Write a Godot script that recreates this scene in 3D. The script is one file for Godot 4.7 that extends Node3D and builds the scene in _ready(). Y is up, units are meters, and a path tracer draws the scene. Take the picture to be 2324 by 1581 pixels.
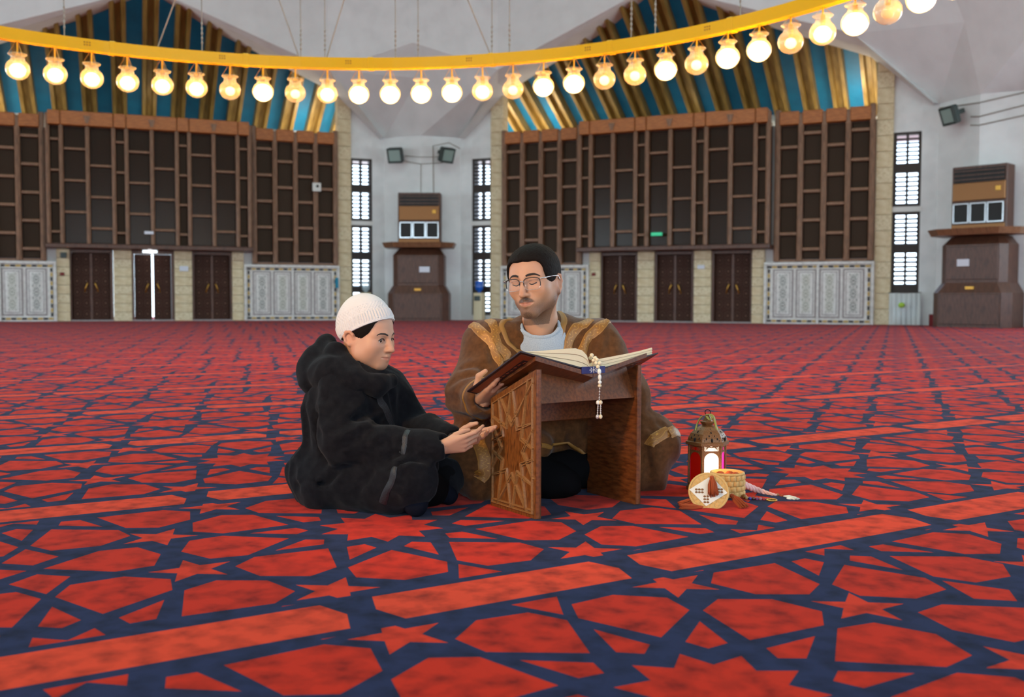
extends Node3D
# An octagonal prayer hall: two people reading beside a carved book stand, a lit lantern, a golden ring of globe lamps.
# Metres, y up. The camera stands at the origin and looks along -z.

const K := 0.8857            # the hall was measured in units of this many metres
const HALL := Vector3(-3.53, 0, -11.1)   # centre of the octagonal hall
var counts := {}
var base_at := Vector3.ZERO
var M := {}


const DAY := 2.6
const LAMP := 0.25
const ORD := ["first", "second", "third", "fourth", "fifth", "sixth", "seventh", "eighth", "ninth", "tenth", "eleventh", "twelfth", "thirteenth", "fourteenth", "fifteenth", "sixteenth", "seventeenth", "eighteenth", "nineteenth", "twentieth", "twenty-first", "twenty-second", "twenty-third", "twenty-fourth", "twenty-fifth", "twenty-sixth", "twenty-seventh", "twenty-eighth", "twenty-ninth"]

func _ready() -> void:
	# camera: 35 mm lens, 0.62 m above the carpet, tipped down a little
	var cam := Camera3D.new()
	cam.name = "camera"
	cam.position = Vector3(0, 0.62, 0)
	cam.basis = Basis(Vector3.RIGHT, deg_to_rad(-2.699)) * Basis(Vector3.BACK, 0.0025)
	cam.near = 0.05; cam.far = 200.0
	var attr := CameraAttributesPhysical.new()
	attr.frustum_focal_length = 34.29
	attr.frustum_focus_distance = 3.1
	attr.frustum_near = 0.05; attr.frustum_far = 200.0
	attr.exposure_aperture = 4.0
	cam.attributes = attr
	cam.fov = 38.574
	add_child(cam)
	cam.current = true
	# overcast sky outside the louvred windows
	var we := WorldEnvironment.new()
	we.name = "world_environment"
	var env := Environment.new()
	env.background_mode = Environment.BG_SKY
	var sky := Sky.new()
	var sm := ProceduralSkyMaterial.new()
	sm.sky_top_color = Color(0.72, 0.85, 1.0); sm.sky_horizon_color = Color(0.88, 0.95, 1.0)
	sm.ground_bottom_color = Color(0.7, 0.74, 0.76); sm.ground_horizon_color = Color(0.88, 0.95, 1.0)
	sm.energy_multiplier = 4.5
	sky.sky_material = sm
	env.sky = sky
	env.tonemap_mode = Environment.TONE_MAPPER_LINEAR
	env.tonemap_exposure = 1.25
	env.sdfgi_enabled = true; env.ssao_enabled = true; env.ssil_enabled = true
	we.environment = env
	add_child(we)
	# unseen area light high overhead, lights the hall as daylight from a dome
	var dome := AreaLight3D.new()
	dome.name = "unseen_overhead_light"
	dome.area_size = Vector2(16, 16)
	dome.light_color = Color(0.82, 1.0, 0.98)
	dome.light_energy = 54.0 * DAY
	dome.area_range = 80.0
	dome.shadow_enabled = true
	add_child(dome)
	dome.transform = Transform3D(Basis(Vector3.RIGHT, -PI / 2), HALL + Vector3(0, 13.0, 0))
	# unseen warm lamp left of the camera, placed to light the people and stand
	var key := SpotLight3D.new()
	key.name = "unseen_front_lamp"
	key.light_color = Color(1.0, 0.80, 0.56)
	key.light_energy = 4.2
	key.light_size = 0.12
	key.spot_angle = 24.0; key.spot_angle_attenuation = 0.9
	key.spot_range = 30.0; key.spot_attenuation = 2.0
	key.shadow_enabled = true
	add_child(key)
	key.look_at_from_position(Vector3(-1.5, 1.55, -1.2), Vector3(0.12, 0.38, -3.1))
	make_materials()
	build_hall()
	build_close()
	build_people()

func build_hall() -> void:
	# carpet
	var f := thing("floor", "red carpet woven with navy strapwork, ten-pointed stars and long bars", "carpet", Transform3D(), "", "structure")
	var ax := Vector2(sin(deg_to_rad(58.9)), cos(deg_to_rad(58.9))); var bx := Vector2(-ax.y, ax.x)
	var V := PackedVector3Array(); var U := PackedVector2Array(); var U2 := PackedVector2Array(); var I := PackedInt32Array(); var N := PackedVector3Array()
	var star := Vector2(Vector2(-0.405, 3.064).dot(ax), Vector2(-0.405, 3.064).dot(bx)) * K
	for j in 9:
		for i in 9:
			var p := Vector3(HALL.x - 27 + i * 54.0 / 8, 0, HALL.z + 27 - j * 54.0 / 8)
			var g := Vector2(p.x, -p.z)
			V.append(p); N.append(Vector3.UP)
			var q := Vector2(g.dot(ax), g.dot(bx)) - star
			U.append(Vector2(q.x / (1.95 * K) + 0.5, 0.5 - q.y / (1.52 * K)))
			U2.append(g * 0.9)
	for j in 8:
		for i in 8:
			var a := j * 9 + i
			I.append_array([a, a + 9, a + 10, a, a + 10, a + 1])
	var arr := []; arr.resize(Mesh.ARRAY_MAX)
	arr[Mesh.ARRAY_VERTEX] = V; arr[Mesh.ARRAY_NORMAL] = N; arr[Mesh.ARRAY_TEX_UV] = U; arr[Mesh.ARRAY_TEX_UV2] = U2; arr[Mesh.ARRAY_INDEX] = I
	var fm := ArrayMesh.new(); fm.add_surface_from_arrays(Mesh.PRIMITIVE_TRIANGLES, arr)
	obj("carpet", fm, M.carpet, f)
	obj("subfloor", box_mesh(Vector3(54, 0.2, 54)), M.grout, f, at(Vector3(HALL.x, -0.101, HALL.z)))
	# roof slab
	var c := thing("ceiling", "plaster ceiling under the dome, above the picture", "ceiling", at(HALL + Vector3(0, 13.2, 0)), "", "structure")
	obj("slab", box_mesh(Vector3(54, 0.3, 54)), M.plaster, c, at(Vector3(0, 0.15, 0)))
	# the two patterned walls and their bays
	var TR := wall_frame(24.0); var TL := wall_frame(-21.0)
	patterned_wall(24.0, "right", "behind the right-hand screens")
	patterned_wall(-21.0, "left", "behind the left-hand screens")
	for q in [[TL, "left"], [TR, "right"]]:
		var T: Transform3D = q[0]; var side: String = q[1]
		center_bay(T, "projecting brown lattice gallery screen over three doors in the %s wall" % side)
		side_bay(T, -6.36, -3.31, "brown lattice screen %s" % ("at the left picture edge, beside the projecting gallery" if side == "left" else "above the seated man's head, left of the projecting gallery"), side == "right")
		side_bay(T, 3.31, 6.36, "brown lattice screen %s" % ("with a small white box, beside the centre louvred window" if side == "left" else "at far right, beside the right-hand louvred window"), side == "left")
		marble_panel(T, -6.4, -3.02, "white marble openwork panel %s" % ("cut by the left picture edge" if side == "left" else "half hidden behind the man's head"))
		marble_panel(T, 3.02, 6.4, "white marble openwork panel %s" % ("left of the boy's white cap" if side == "left" else "at right, below the far right lattice screen"))
		var dl := ["dark carved double door, nearest the %s marble panel" % ("left-edge" if side == "left" else "half-hidden"), "dark carved double door %s" % ("standing ajar with a bright slit" if side == "left" else "in the middle, under the green exit sign"), "dark carved double door %s" % ("right of the ajar door" if side == "left" else "with one brass handle, at far right")]
		for i in 3: door_pair(T, -1.97 + i * 1.96, dl[i], 1.0 if side == "left" and i == 1 else 0.0)
		gallery_vault(T, "ceiling_" + side, "blue gallery ceiling with gold ribs over the %s screens" % side)
		gable_soffit(T, "grey underside band of the gable opening over the %s wall" % side)
	louvre_window(TL, 6.87, 7.68, "tall brown louvred window left of the centre pier")
	louvre_window(TR, -7.68, -6.87, "tall brown louvred window right of the centre pier, behind a water cooler")
	louvre_window(TR, 6.87, 7.68, "tall brown louvred window at far right with a white curtain below")
	louvre_window(TL, -7.68, -6.87, "tall brown louvred window beyond the left picture edge")
	# corners
	var C0 := corner(1.5, "in the middle between two windows")
	var C1 := corner(46.5, "at the right picture edge")
	var C2 := corner(-43.5, "beyond the left picture edge")
	var TR2 := wall_frame(69.0); var TL2 := wall_frame(-66.0)
	shell(C0, gable_points(TL, C0, 1.0), gable_points(TR, C0, -1.0), "over the middle pier")
	shell(C1, gable_points(TR, C1, 1.0), gable_points(TR2, C1, -1.0), "over the right-hand pier")
	shell(C2, gable_points(TL2, C2, 1.0), gable_points(TL, C2, -1.0), "at the upper left")
	var names := ["far_right", "rear_right", "rear", "rear_left", "side_left", "far_left"]
	var azs := [69.0, 114.0, 159.0, 204.0, 249.0, 294.0]
	var day := [16.0, 12.0, 6.0, 9.0, 14.0, 16.0]  # strength of the unseen light in each of these walls
	for i in 6: plain_wall(azs[i], names[i], day[i])
	heater(C0, "dark wood heater cabinet in the middle, between two louvred windows", true)
	heater(C1 * at(Vector3(0.22, 0, 0)), "dark wood heater cabinet at the right picture edge", false)
	floodlight(C0, Vector3(-0.9, 6.02, 1.3), -0.25, "square grey floodlight on the middle pier, left one of two")
	floodlight(C0, Vector3(0.95, 6.02, 1.35), 0.75, "square grey floodlight on the middle pier, right one of two, turned aside")
	floodlight(C1, Vector3(-0.72, 6.2, 1.42), -0.5, "square grey floodlight on the right-hand pier")
	# red skirting by the right-hand pier
	var sk := thing("baseboard_right", "short red skirting between the right window and heater", "skirting", C1 * at(Vector3(-1.3, 0, 0.72) * K), "", "structure")
	obj("board", box_mesh(Vector3(1.5, 0.34, 0.06) * K, 0.005), M.red_skirting, sk, Transform3D(Basis(Vector3.UP, -0.36), Vector3(0, 0.17, 0) * K))
	# cables on the piers, clipped just clear of the two facets
	var on := func(C: Transform3D, t: float, y: float) -> Vector3: return C * (Vector3(t, y, 1.14 - 0.373 * absf(t)) * K)
	wire([on.call(C0, -0.6, 6.05), on.call(C0, 0.0, 5.97), on.call(C0, 0.75, 6.02)], 0.012, "wall_cable", "upper grey cable strung between the two floodlights", M.cable)
	wire([on.call(C0, -0.6, 5.85), on.call(C0, 0.0, 5.72), on.call(C0, 0.75, 5.8)], 0.012, "wall_cable", "lower grey cable strung between the two floodlights", M.cable)
	wire([on.call(C0, 0.0, 5.72), on.call(C0, 0.0, 4.62)], 0.012, "wall_cable", "thin cable dropping to the middle of the heater top", M.cable)
	wire([on.call(C0, 0.45, 4.62), on.call(C0, 0.43, 6.4), on.call(C0, 1.0, 6.55), on.call(C0, 1.4, 6.35)], 0.015, "wall_cable", "conduit rising from the middle heater past the right floodlight", M.cable)
	wire([on.call(C1, -1.4, 6.6), on.call(C1, 0.0, 6.5), on.call(C1, 1.4, 6.75)], 0.018, "wall_cable", "upper sagging cable across the right-hand pier", M.cable)
	wire([on.call(C1, -0.3, 6.15), on.call(C1, 0.0, 6.1), on.call(C1, 1.4, 6.4)], 0.018, "wall_cable", "middle sagging cable right of the right-hand floodlight", M.cable)
	wire([on.call(C1, -0.3, 5.9), on.call(C1, 0.0, 5.85), on.call(C1, 1.4, 6.1)], 0.018, "wall_cable", "lowest sagging cable right of the right-hand floodlight", M.cable)
	# small things on the walls
	sign_box(TL, Vector3(5.57, 4.79, 0.37), Vector3(0.27, 0.27, 0.08), M.white_paint, "wall_speaker", "small square white box on the lattice screen left of the centre window", "speaker")
	var knob := begin(); ball(knob, Vector3.ZERO, Vector3(0.045, 0.045, 0.03), 10, 6)
	obj("dark_knob", done(knob), M.black, get_node("wall_speaker"), at(Vector3(0.02, 0.03, 0.045)))
	sign_box(TL, Vector3(-0.13, 2.97, 0.9), Vector3(0.26, 0.09, 0.03), M.paper_sign, "wall_sign", "small pale sign on the gallery screen over the ajar door", "sign")
	sign_box(TL, Vector3(1.0, 1.81, 0.21), Vector3(0.26, 0.16, 0.02), M.paper_sign, "wall_sign", "white notice on the stone post right of the ajar door", "sign")
	sign_box(TR, Vector3(0.94, 1.87, 0.21), Vector3(0.22, 0.12, 0.02), M.paper_sign, "wall_sign", "white notice on the stone post of the right wall, between two doors", "sign")
	sign_box(TR, Vector3(-2.85, 1.66, 0.21), Vector3(0.12, 0.09, 0.03), M.red_skirting, "fire_button", "small red box on the stone post right of the man's head", "alarm button")
	sign_box(TL, Vector3(-2.85, 1.58, 0.21), Vector3(0.12, 0.09, 0.03), M.red_skirting, "fire_button", "small red box on the stone post left of the leftmost door", "alarm button")
	sign_box(TL, Vector3(-2.8, 2.2, 0.24), Vector3(0.16, 0.16, 0.1), M.grey_metal, "wall_clock", "small grey round fitting high on the stone post at left", "fitting")
	var exit_m := mat(c8(60, 190, 140), 0.4)
	exit_m.emission_enabled = true; exit_m.emission = Color(0.1, 0.6, 0.4); exit_m.emission_energy_multiplier = 0.5
	sign_box(TR, Vector3(-0.4, 2.95, 0.9), Vector3(0.34, 0.1, 0.05), exit_m, "exit_sign_lamp", "small green lit sign low on the right gallery screen", "sign")
	var tubem := mat(Color.WHITE, 0.4)
	tubem.emission_enabled = true; tubem.emission = Color(0.9, 0.97, 1.0); tubem.emission_energy_multiplier = 1.6
	sign_box(TL, Vector3(-0.1, 2.37, 0.3), Vector3(0.42, 0.07, 0.06), tubem, "tube_lamp", "short glowing white tube lamp over the ajar door", "lamp")
	var tl := OmniLight3D.new(); tl.name = "tube_light"; tl.light_energy = 0.03; tl.light_size = 0.05; tl.omni_range = 30.0; tl.omni_attenuation = 2.0; tl.shadow_enabled = true
	get_node("tube_lamp").add_child(tl); tl.position = Vector3(0, -0.06, 0.06)
	var cloth := mat(c8(38, 130, 160), 0.9)
	sign_box(TL, Vector3(6.27, 1.36, 0.4), Vector3(0.1, 0.34, 0.05), cloth, "hanging_cloth", "turquoise cloth hung on the marble panel near the centre window", "cloth")
	cooler(TR * at(Vector3(-7.22, 0, 0.35) * K), "beige water cooler with a blue bottle, right of the centre pier", true)
	cooler(TL * at(Vector3(7.35, 0, 0.35) * K), "water cooler with a clear bottle, just behind the white cap", false)
	curtain(TR)
	# unseen gallery lamps, placed to light the blue ceiling, strongest at its ends
	for T in [TL, TR]:
		for s in [-7.4, -5.6, -3.4, 0.0, 3.4, 5.6, 7.4]:
			var l := OmniLight3D.new()
			l.name = numbered(self, "unseen_gallery_light")
			l.light_color = Color(1.0, 0.95, 0.84); l.light_energy = 1.1 if absf(s) > 5.0 else 0.14; l.light_size = 0.3
			l.omni_range = 30.0; l.omni_attenuation = 2.0; l.shadow_enabled = true
			add_child(l); l.transform = T * at(Vector3(s, 6.75, -2.1) * K)
	golden_ring()
	var glow := [0.5, 0.5, 0.4, 0.5, 0.6, 0.6, 0.2, 0.9, 0.3, 0.5, 0.8, 0.9, 0.8, 0.9, 0.4, 0.3, 0.9, 0.7, 0.3, 0.3, 0.8, 0.2, 0.7, 0.9, 0.3, 0.35, 0.9, 0.0, 0.8]
	for i in 29:
		var lit := i != 27
		globe_lamp(i, ("lit glass globe lamp, %s from the left along the golden ring" % ORD[i]) if lit else "unlit clear glass globe lamp near the right end of the golden ring", lit, glow[i])
	globe_lamp(29, "lit glass globe lamp cut by the top picture edge, rightmost of all", true, 0.8)

func cooler(T: Transform3D, label: String, blue: bool) -> void:
	var o := thing("water_cooler", label, "water cooler", T, "water coolers by the louvred windows")
	var beige := mat(c8(214, 200, 164), 0.5)
	obj("cabinet", box_mesh(Vector3(0.3, 0.9, 0.3), 0.02), beige, o, at(Vector3(0, 0.45, 0)))
	obj("tap_recess", box_mesh(Vector3(0.22, 0.16, 0.03), 0.01), M.grey_metal, o, at(Vector3(0, 0.72, 0.15)))
	var st := begin()
	lathe(st, [Vector2(0.001, 0.9), Vector2(0.05, 0.9), Vector2(0.06, 0.95), Vector2(0.125, 1.0), Vector2(0.13, 1.1), Vector2(0.122, 1.13), Vector2(0.13, 1.16), Vector2(0.128, 1.27), Vector2(0.001, 1.28)], 20)
	var bm := mat(c8(20, 90, 190), 0.15) if blue else mat(Color(0.85, 0.93, 0.96, 0.35), 0.1)
	if not blue: bm.transparency = BaseMaterial3D.TRANSPARENCY_ALPHA
	obj("bottle", done(st), bm, o)

func curtain(T: Transform3D) -> void:
	base_at = Vector3(7.3, 0, 0.22) * K
	var o := thing("sheer_curtain", "sheer white curtain hung below the far right louvred window", "curtain", T * at(base_at))
	var m := mat(c8(214, 218, 216), 0.9)
	m.backlight_enabled = true; m.backlight = Color(0.6, 0.62, 0.62)
	var st := begin()
	var rows := []
	for i in 7:
		var row := []
		for j in 41:
			var u := float(j) / 40
			row.append(Vector3((u - 0.5) * 0.8, 0.88 - i * 0.145, 0.03 * sin(u * 40.0) * (0.4 + 0.1 * i) + 0.02 * sin(u * 9.0 + i)))
		rows.append(row)
	grid(st, rows, false)
	obj("sheet", done(st), m, o)
	st = begin()
	tube(st, [Vector3(-0.42, 0.89, 0), Vector3(0.42, 0.89, 0)], 0.012, 6)
	obj("rail", done(st), M.louvre, o)
	st = begin()
	ball(st, Vector3.ZERO, Vector3(0.09, 0.075, 0.07), 14, 8)
	var b := obj("green_ball", done(st), mat(c8(170, 210, 70), 0.6), self, T * at(Vector3(7.22, 0.62, 0.42) * K))
	tag(b, "pale green ball in front of the sheer white curtain", "ball")

# ---------------------------------------------------------------- naming
func numbered(parent: Node, called: String) -> String:
	var key := str(parent.get_instance_id()) + called
	var n: int = counts.get(key, 0)
	counts[key] = n + 1
	return called if n == 0 else "%s_%03d" % [called, n]

func tag(o: Node, label := "", category := "", group := "", kind := "") -> void:
	if label: o.set_meta("label", label)
	if category: o.set_meta("category", category)
	if group: o.set_meta("group", group)
	if kind: o.set_meta("kind", kind)

func thing(called: String, label: String, category: String, xf: Transform3D, group := "", kind := "") -> Node3D:
	var o := Node3D.new()
	o.name = numbered(self, called)
	add_child(o, true)
	o.transform = xf
	tag(o, label, category, group, kind)
	return o

func obj(called: String, mesh: Mesh, mat: Material, parent: Node = self, xf := Transform3D()) -> MeshInstance3D:
	var o := MeshInstance3D.new()
	o.name = numbered(parent, called)
	o.mesh = mesh
	o.transform = xf
	if mat: o.material_override = mat
	parent.add_child(o, true)
	return o

func at(p: Vector3) -> Transform3D:
	return Transform3D(Basis(), p)

# ---------------------------------------------------------------- mesh helpers (corners counter-clockwise seen from outside)
func begin() -> SurfaceTool:
	var st := SurfaceTool.new()
	st.begin(Mesh.PRIMITIVE_TRIANGLES)
	return st

func tri(st: SurfaceTool, a: Vector3, b: Vector3, c: Vector3, g := -1, ua := Vector2.ZERO, ub := Vector2.ZERO, uc := Vector2.ZERO) -> void:
	st.set_smooth_group(g); st.set_uv(ua); st.add_vertex(a)
	st.set_smooth_group(g); st.set_uv(uc); st.add_vertex(c)
	st.set_smooth_group(g); st.set_uv(ub); st.add_vertex(b)

func quad(st: SurfaceTool, a: Vector3, b: Vector3, c: Vector3, d: Vector3, g := -1, u0 := Vector2(0, 0), u1 := Vector2(1, 1)) -> void:
	tri(st, a, b, c, g, Vector2(u0.x, u1.y), Vector2(u1.x, u1.y), Vector2(u1.x, u0.y))
	tri(st, a, c, d, g, Vector2(u0.x, u1.y), Vector2(u1.x, u0.y), Vector2(u0.x, u0.y))

func poly(st: SurfaceTool, pts: Array, g := -1) -> void:
	for i in range(1, pts.size() - 1): tri(st, pts[0], pts[i], pts[i + 1], g)

func done(st: SurfaceTool) -> ArrayMesh:
	st.generate_normals()
	return st.commit()

# a box with its edges cut off by e
func box(st: SurfaceTool, size: Vector3, xf := Transform3D(), e := 0.0) -> void:
	var h := size * 0.5
	e = minf(e, minf(h.x, minf(h.y, h.z)) * 0.6)
	var c := func(x, y, z, ex, ey, ez): return xf * Vector3(x * (h.x - ex), y * (h.y - ey), z * (h.z - ez))
	for s in [-1.0, 1.0]:
		var f := [[c.call(s, -1, -1, 0, e, e), c.call(s, 1, -1, 0, e, e), c.call(s, 1, 1, 0, e, e), c.call(s, -1, 1, 0, e, e)],
			[c.call(-1, s, -1, e, 0, e), c.call(-1, s, 1, e, 0, e), c.call(1, s, 1, e, 0, e), c.call(1, s, -1, e, 0, e)],
			[c.call(-1, -1, s, e, e, 0), c.call(1, -1, s, e, e, 0), c.call(1, 1, s, e, e, 0), c.call(-1, 1, s, e, e, 0)]]
		for q in f:
			if s > 0: quad(st, q[0], q[1], q[2], q[3])
			else: quad(st, q[3], q[2], q[1], q[0])
	if e <= 0.0: return
	for a in [-1.0, 1.0]:
		for b in [-1.0, 1.0]:
			var es := [[c.call(-1, a, b, e, 0, e), c.call(1, a, b, e, 0, e), c.call(1, a, b, e, e, 0), c.call(-1, a, b, e, e, 0)],
				[c.call(a, -1, b, e, e, 0), c.call(a, 1, b, e, e, 0), c.call(a, 1, b, 0, e, e), c.call(a, -1, b, 0, e, e)],
				[c.call(a, b, -1, 0, e, e), c.call(a, b, 1, 0, e, e), c.call(a, b, 1, e, 0, e), c.call(a, b, -1, e, 0, e)]]
			for q in es:
				var n: Vector3 = (q[1] - q[0]).cross(q[2] - q[0])
				if n.dot((q[0] + q[2]) * 0.5 - xf.origin) > 0: quad(st, q[0], q[1], q[2], q[3])
				else: quad(st, q[3], q[2], q[1], q[0])
			for z in [-1.0, 1.0]:
				var t := [c.call(a, b, z, 0, e, e), c.call(a, b, z, e, 0, e), c.call(a, b, z, e, e, 0)]
				if (t[1] - t[0]).cross(t[2] - t[0]).dot(t[0] - xf.origin) > 0: tri(st, t[0], t[1], t[2])
				else: tri(st, t[0], t[2], t[1])

func box_mesh(size: Vector3, e := 0.0) -> ArrayMesh:
	var key := "box%.4f,%.4f,%.4f,%.4f" % [size.x, size.y, size.z, e]
	if not counts.has(key):
		var st := begin(); box(st, size, Transform3D(), e); counts[key] = done(st)
	return counts[key]

# rows of points (each row a ring or a line), joined smoothly
func grid(st: SurfaceTool, rows: Array, closed := true, g := 0) -> void:
	var n: int = rows[0].size()
	var m := rows.size()
	for i in m - 1:
		for j in (n if closed else n - 1):
			var k := (j + 1) % n
			var u0 := Vector2(float(j) / n, float(i) / (m - 1)); var u1 := Vector2(float(j + 1) / n, float(i + 1) / (m - 1))
			tri(st, rows[i][j], rows[i][k], rows[i + 1][k], g, Vector2(u0.x, u0.y), Vector2(u1.x, u0.y), Vector2(u1.x, u1.y))
			tri(st, rows[i][j], rows[i + 1][k], rows[i + 1][j], g, Vector2(u0.x, u0.y), Vector2(u1.x, u1.y), Vector2(u0.x, u1.y))

func lathe(st: SurfaceTool, prof: Array, n := 24, xf := Transform3D(), g := 0) -> void:
	var rows := []
	for p in prof:
		var r := []
		for j in n: r.append(xf * Vector3(p.x * cos(TAU * j / n), p.y, -p.x * sin(TAU * j / n)))
		rows.append(r)
	grid(st, rows, true, g)

func tube(st: SurfaceTool, pts: Array, rad: Variant, n := 8, closed := false) -> void:
	var rows := []
	var m := pts.size()
	var up := Vector3.UP
	var t0: Vector3 = (pts[1] - pts[0]).normalized()
	if absf(t0.dot(up)) > 0.9: up = Vector3.RIGHT
	var side := up.cross(t0).normalized()
	for i in m:
		var a: Vector3 = pts[(i - 1 + m) % m] if closed else pts[maxi(i - 1, 0)]
		var b: Vector3 = pts[(i + 1) % m] if closed else pts[mini(i + 1, m - 1)]
		var t := (b - a).normalized()
		side = (side - t * side.dot(t)).normalized()
		var v := t.cross(side)
		var r: float = rad[i] if rad is Array else rad
		var row := []
		for j in n: row.append(pts[i] + (side * cos(TAU * j / n) + v * sin(TAU * j / n)) * r)
		rows.append(row)
	if closed: rows.append(rows[0])
	grid(st, rows)
	if not closed:
		for j in n:
			tri(st, pts[0], rows[0][(j + 1) % n], rows[0][j])
			tri(st, pts[m - 1], rows[m - 1][j], rows[m - 1][(j + 1) % n])

func ball(st: SurfaceTool, c: Vector3, r: Vector3, n := 12, m := 8, basis := Basis()) -> void:
	var rows := []
	for i in m + 1:
		var a := PI * (float(i) / m - 0.5)
		var row := []
		for j in n: row.append(c + basis * Vector3(r.x * cos(a) * cos(TAU * j / n), r.y * sin(a), -r.z * cos(a) * sin(TAU * j / n)))
		rows.append(row)
	grid(st, rows)

func smooth_path(pts: Array, per := 6, closed := false) -> Array:
	var out := []
	var n := pts.size()
	for i in (n if closed else n - 1):
		var p0: Vector3 = pts[(i - 1 + n) % n] if closed else pts[maxi(i - 1, 0)]
		var p1: Vector3 = pts[i]
		var p2: Vector3 = pts[(i + 1) % n]
		var p3: Vector3 = pts[(i + 2) % n] if closed else pts[mini(i + 2, n - 1)]
		for k in per:
			out.append(p1.cubic_interpolate(p2, p0, p3, float(k) / per))
	if not closed: out.append(pts[n - 1])
	return out

# ---------------------------------------------------------------- distance fields for bodies and cloth
class Blob:
	var kind := PackedInt32Array()      # 0 round cone, 1 ellipsoid; +2 cuts away
	var a := PackedVector3Array()
	var ba := PackedVector3Array()
	var il := PackedFloat32Array()
	var ra := PackedFloat32Array()
	var dr := PackedFloat32Array()
	var k := PackedFloat32Array()
	var inv: Array[Basis] = []
	var rad := PackedVector3Array()
	var clip: Array[Plane] = []
	var ids := PackedInt32Array()
	var lo := Vector3.ONE * 1e9
	var hi := -Vector3.ONE * 1e9
	var noise: FastNoiseLite
	var noise_amp := 0.0
	var noise_basis := Basis()
	var extra: Callable
	var grow := 0.0

	func _add(kd: int, p: Vector3, q: Vector3, r0: float, r1: float, kk: float, b: Basis, rr: Vector3) -> void:
		kind.append(kd); a.append(p); ba.append(q - p); il.append(1.0 / maxf((q - p).length_squared(), 1e-9))
		ra.append(r0); dr.append(r1 - r0); k.append(kk); inv.append(b.inverse()); rad.append(rr); ids.append(ids.size())
		if kd < 2:
			var m := maxf(r0, r1) if kd == 0 else maxf(rr.x, maxf(rr.y, rr.z))
			lo = lo.min(p - Vector3.ONE * m).min(q - Vector3.ONE * m); hi = hi.max(p + Vector3.ONE * m).max(q + Vector3.ONE * m)
	func cone(p: Vector3, q: Vector3, r0: float, r1: float, kk := 0.03) -> void: _add(0, p, q, r0, r1, kk, Basis(), Vector3.ONE)
	func chain(pts: Array, rs: Array, kk := 0.03) -> void:
		for i in pts.size() - 1: cone(pts[i], pts[i + 1], rs[i], rs[i + 1], kk)
	func ell(p: Vector3, r: Vector3, kk := 0.03, b := Basis()) -> void: _add(1, p, p, 0, 0, kk, b, r)
	func cut(p: Vector3, q: Vector3, r0: float, r1: float, kk := 0.01) -> void: _add(2, p, q, r0, r1, kk, Basis(), Vector3.ONE)
	func cut_ell(p: Vector3, r: Vector3, kk := 0.01, b := Basis()) -> void: _add(3, p, p, 0, 0, kk, b, r)
	func one(i: int, p: Vector3) -> float:
		var pa := p - a[i]
		if kind[i] & 1:
			var q := inv[i] * pa
			var s := q / rad[i]
			var k0 := s.length()
			if k0 < 1e-4: return -rad[i].x
			return k0 * (k0 - 1.0) / (s / rad[i]).length()
		var t := clampf(pa.dot(ba[i]) * il[i], 0.0, 1.0)
		return (pa - ba[i] * t).length() - (ra[i] + dr[i] * t)
	func d_of(p: Vector3, use: PackedInt32Array) -> float:
		var r := 1.0
		for i in use:
			var e := one(i, p)
			var kk := k[i]
			if kind[i] < 2:
				var h := maxf(kk - absf(r - e), 0.0)
				r = minf(r, e) - h * h / (4.0 * kk)
			else:
				e = -e
				var h := maxf(kk - absf(r - e), 0.0)
				r = maxf(r, e) + h * h / (4.0 * kk)
		r -= grow
		if noise_amp > 0.0:
			r -= noise_amp * noise.get_noise_3dv(noise_basis * p)
		if extra.is_valid(): r -= extra.call(p)
		for c in clip: r = maxf(r, c.distance_to(p))
		return r
	func d(p: Vector3) -> float: return d_of(p, ids)
	func grad(p: Vector3) -> Vector3:
		var e := 0.003
		return Vector3(d(p + Vector3(e, 0, 0)) - d(p - Vector3(e, 0, 0)), d(p + Vector3(0, e, 0)) - d(p - Vector3(0, e, 0)), d(p + Vector3(0, 0, e)) - d(p - Vector3(0, 0, e))).normalized()
	func onto(p: Vector3, off := 0.002) -> Vector3:
		for i in 5: p -= grad(p) * (d(p) - off) * 0.9
		return p

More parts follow.
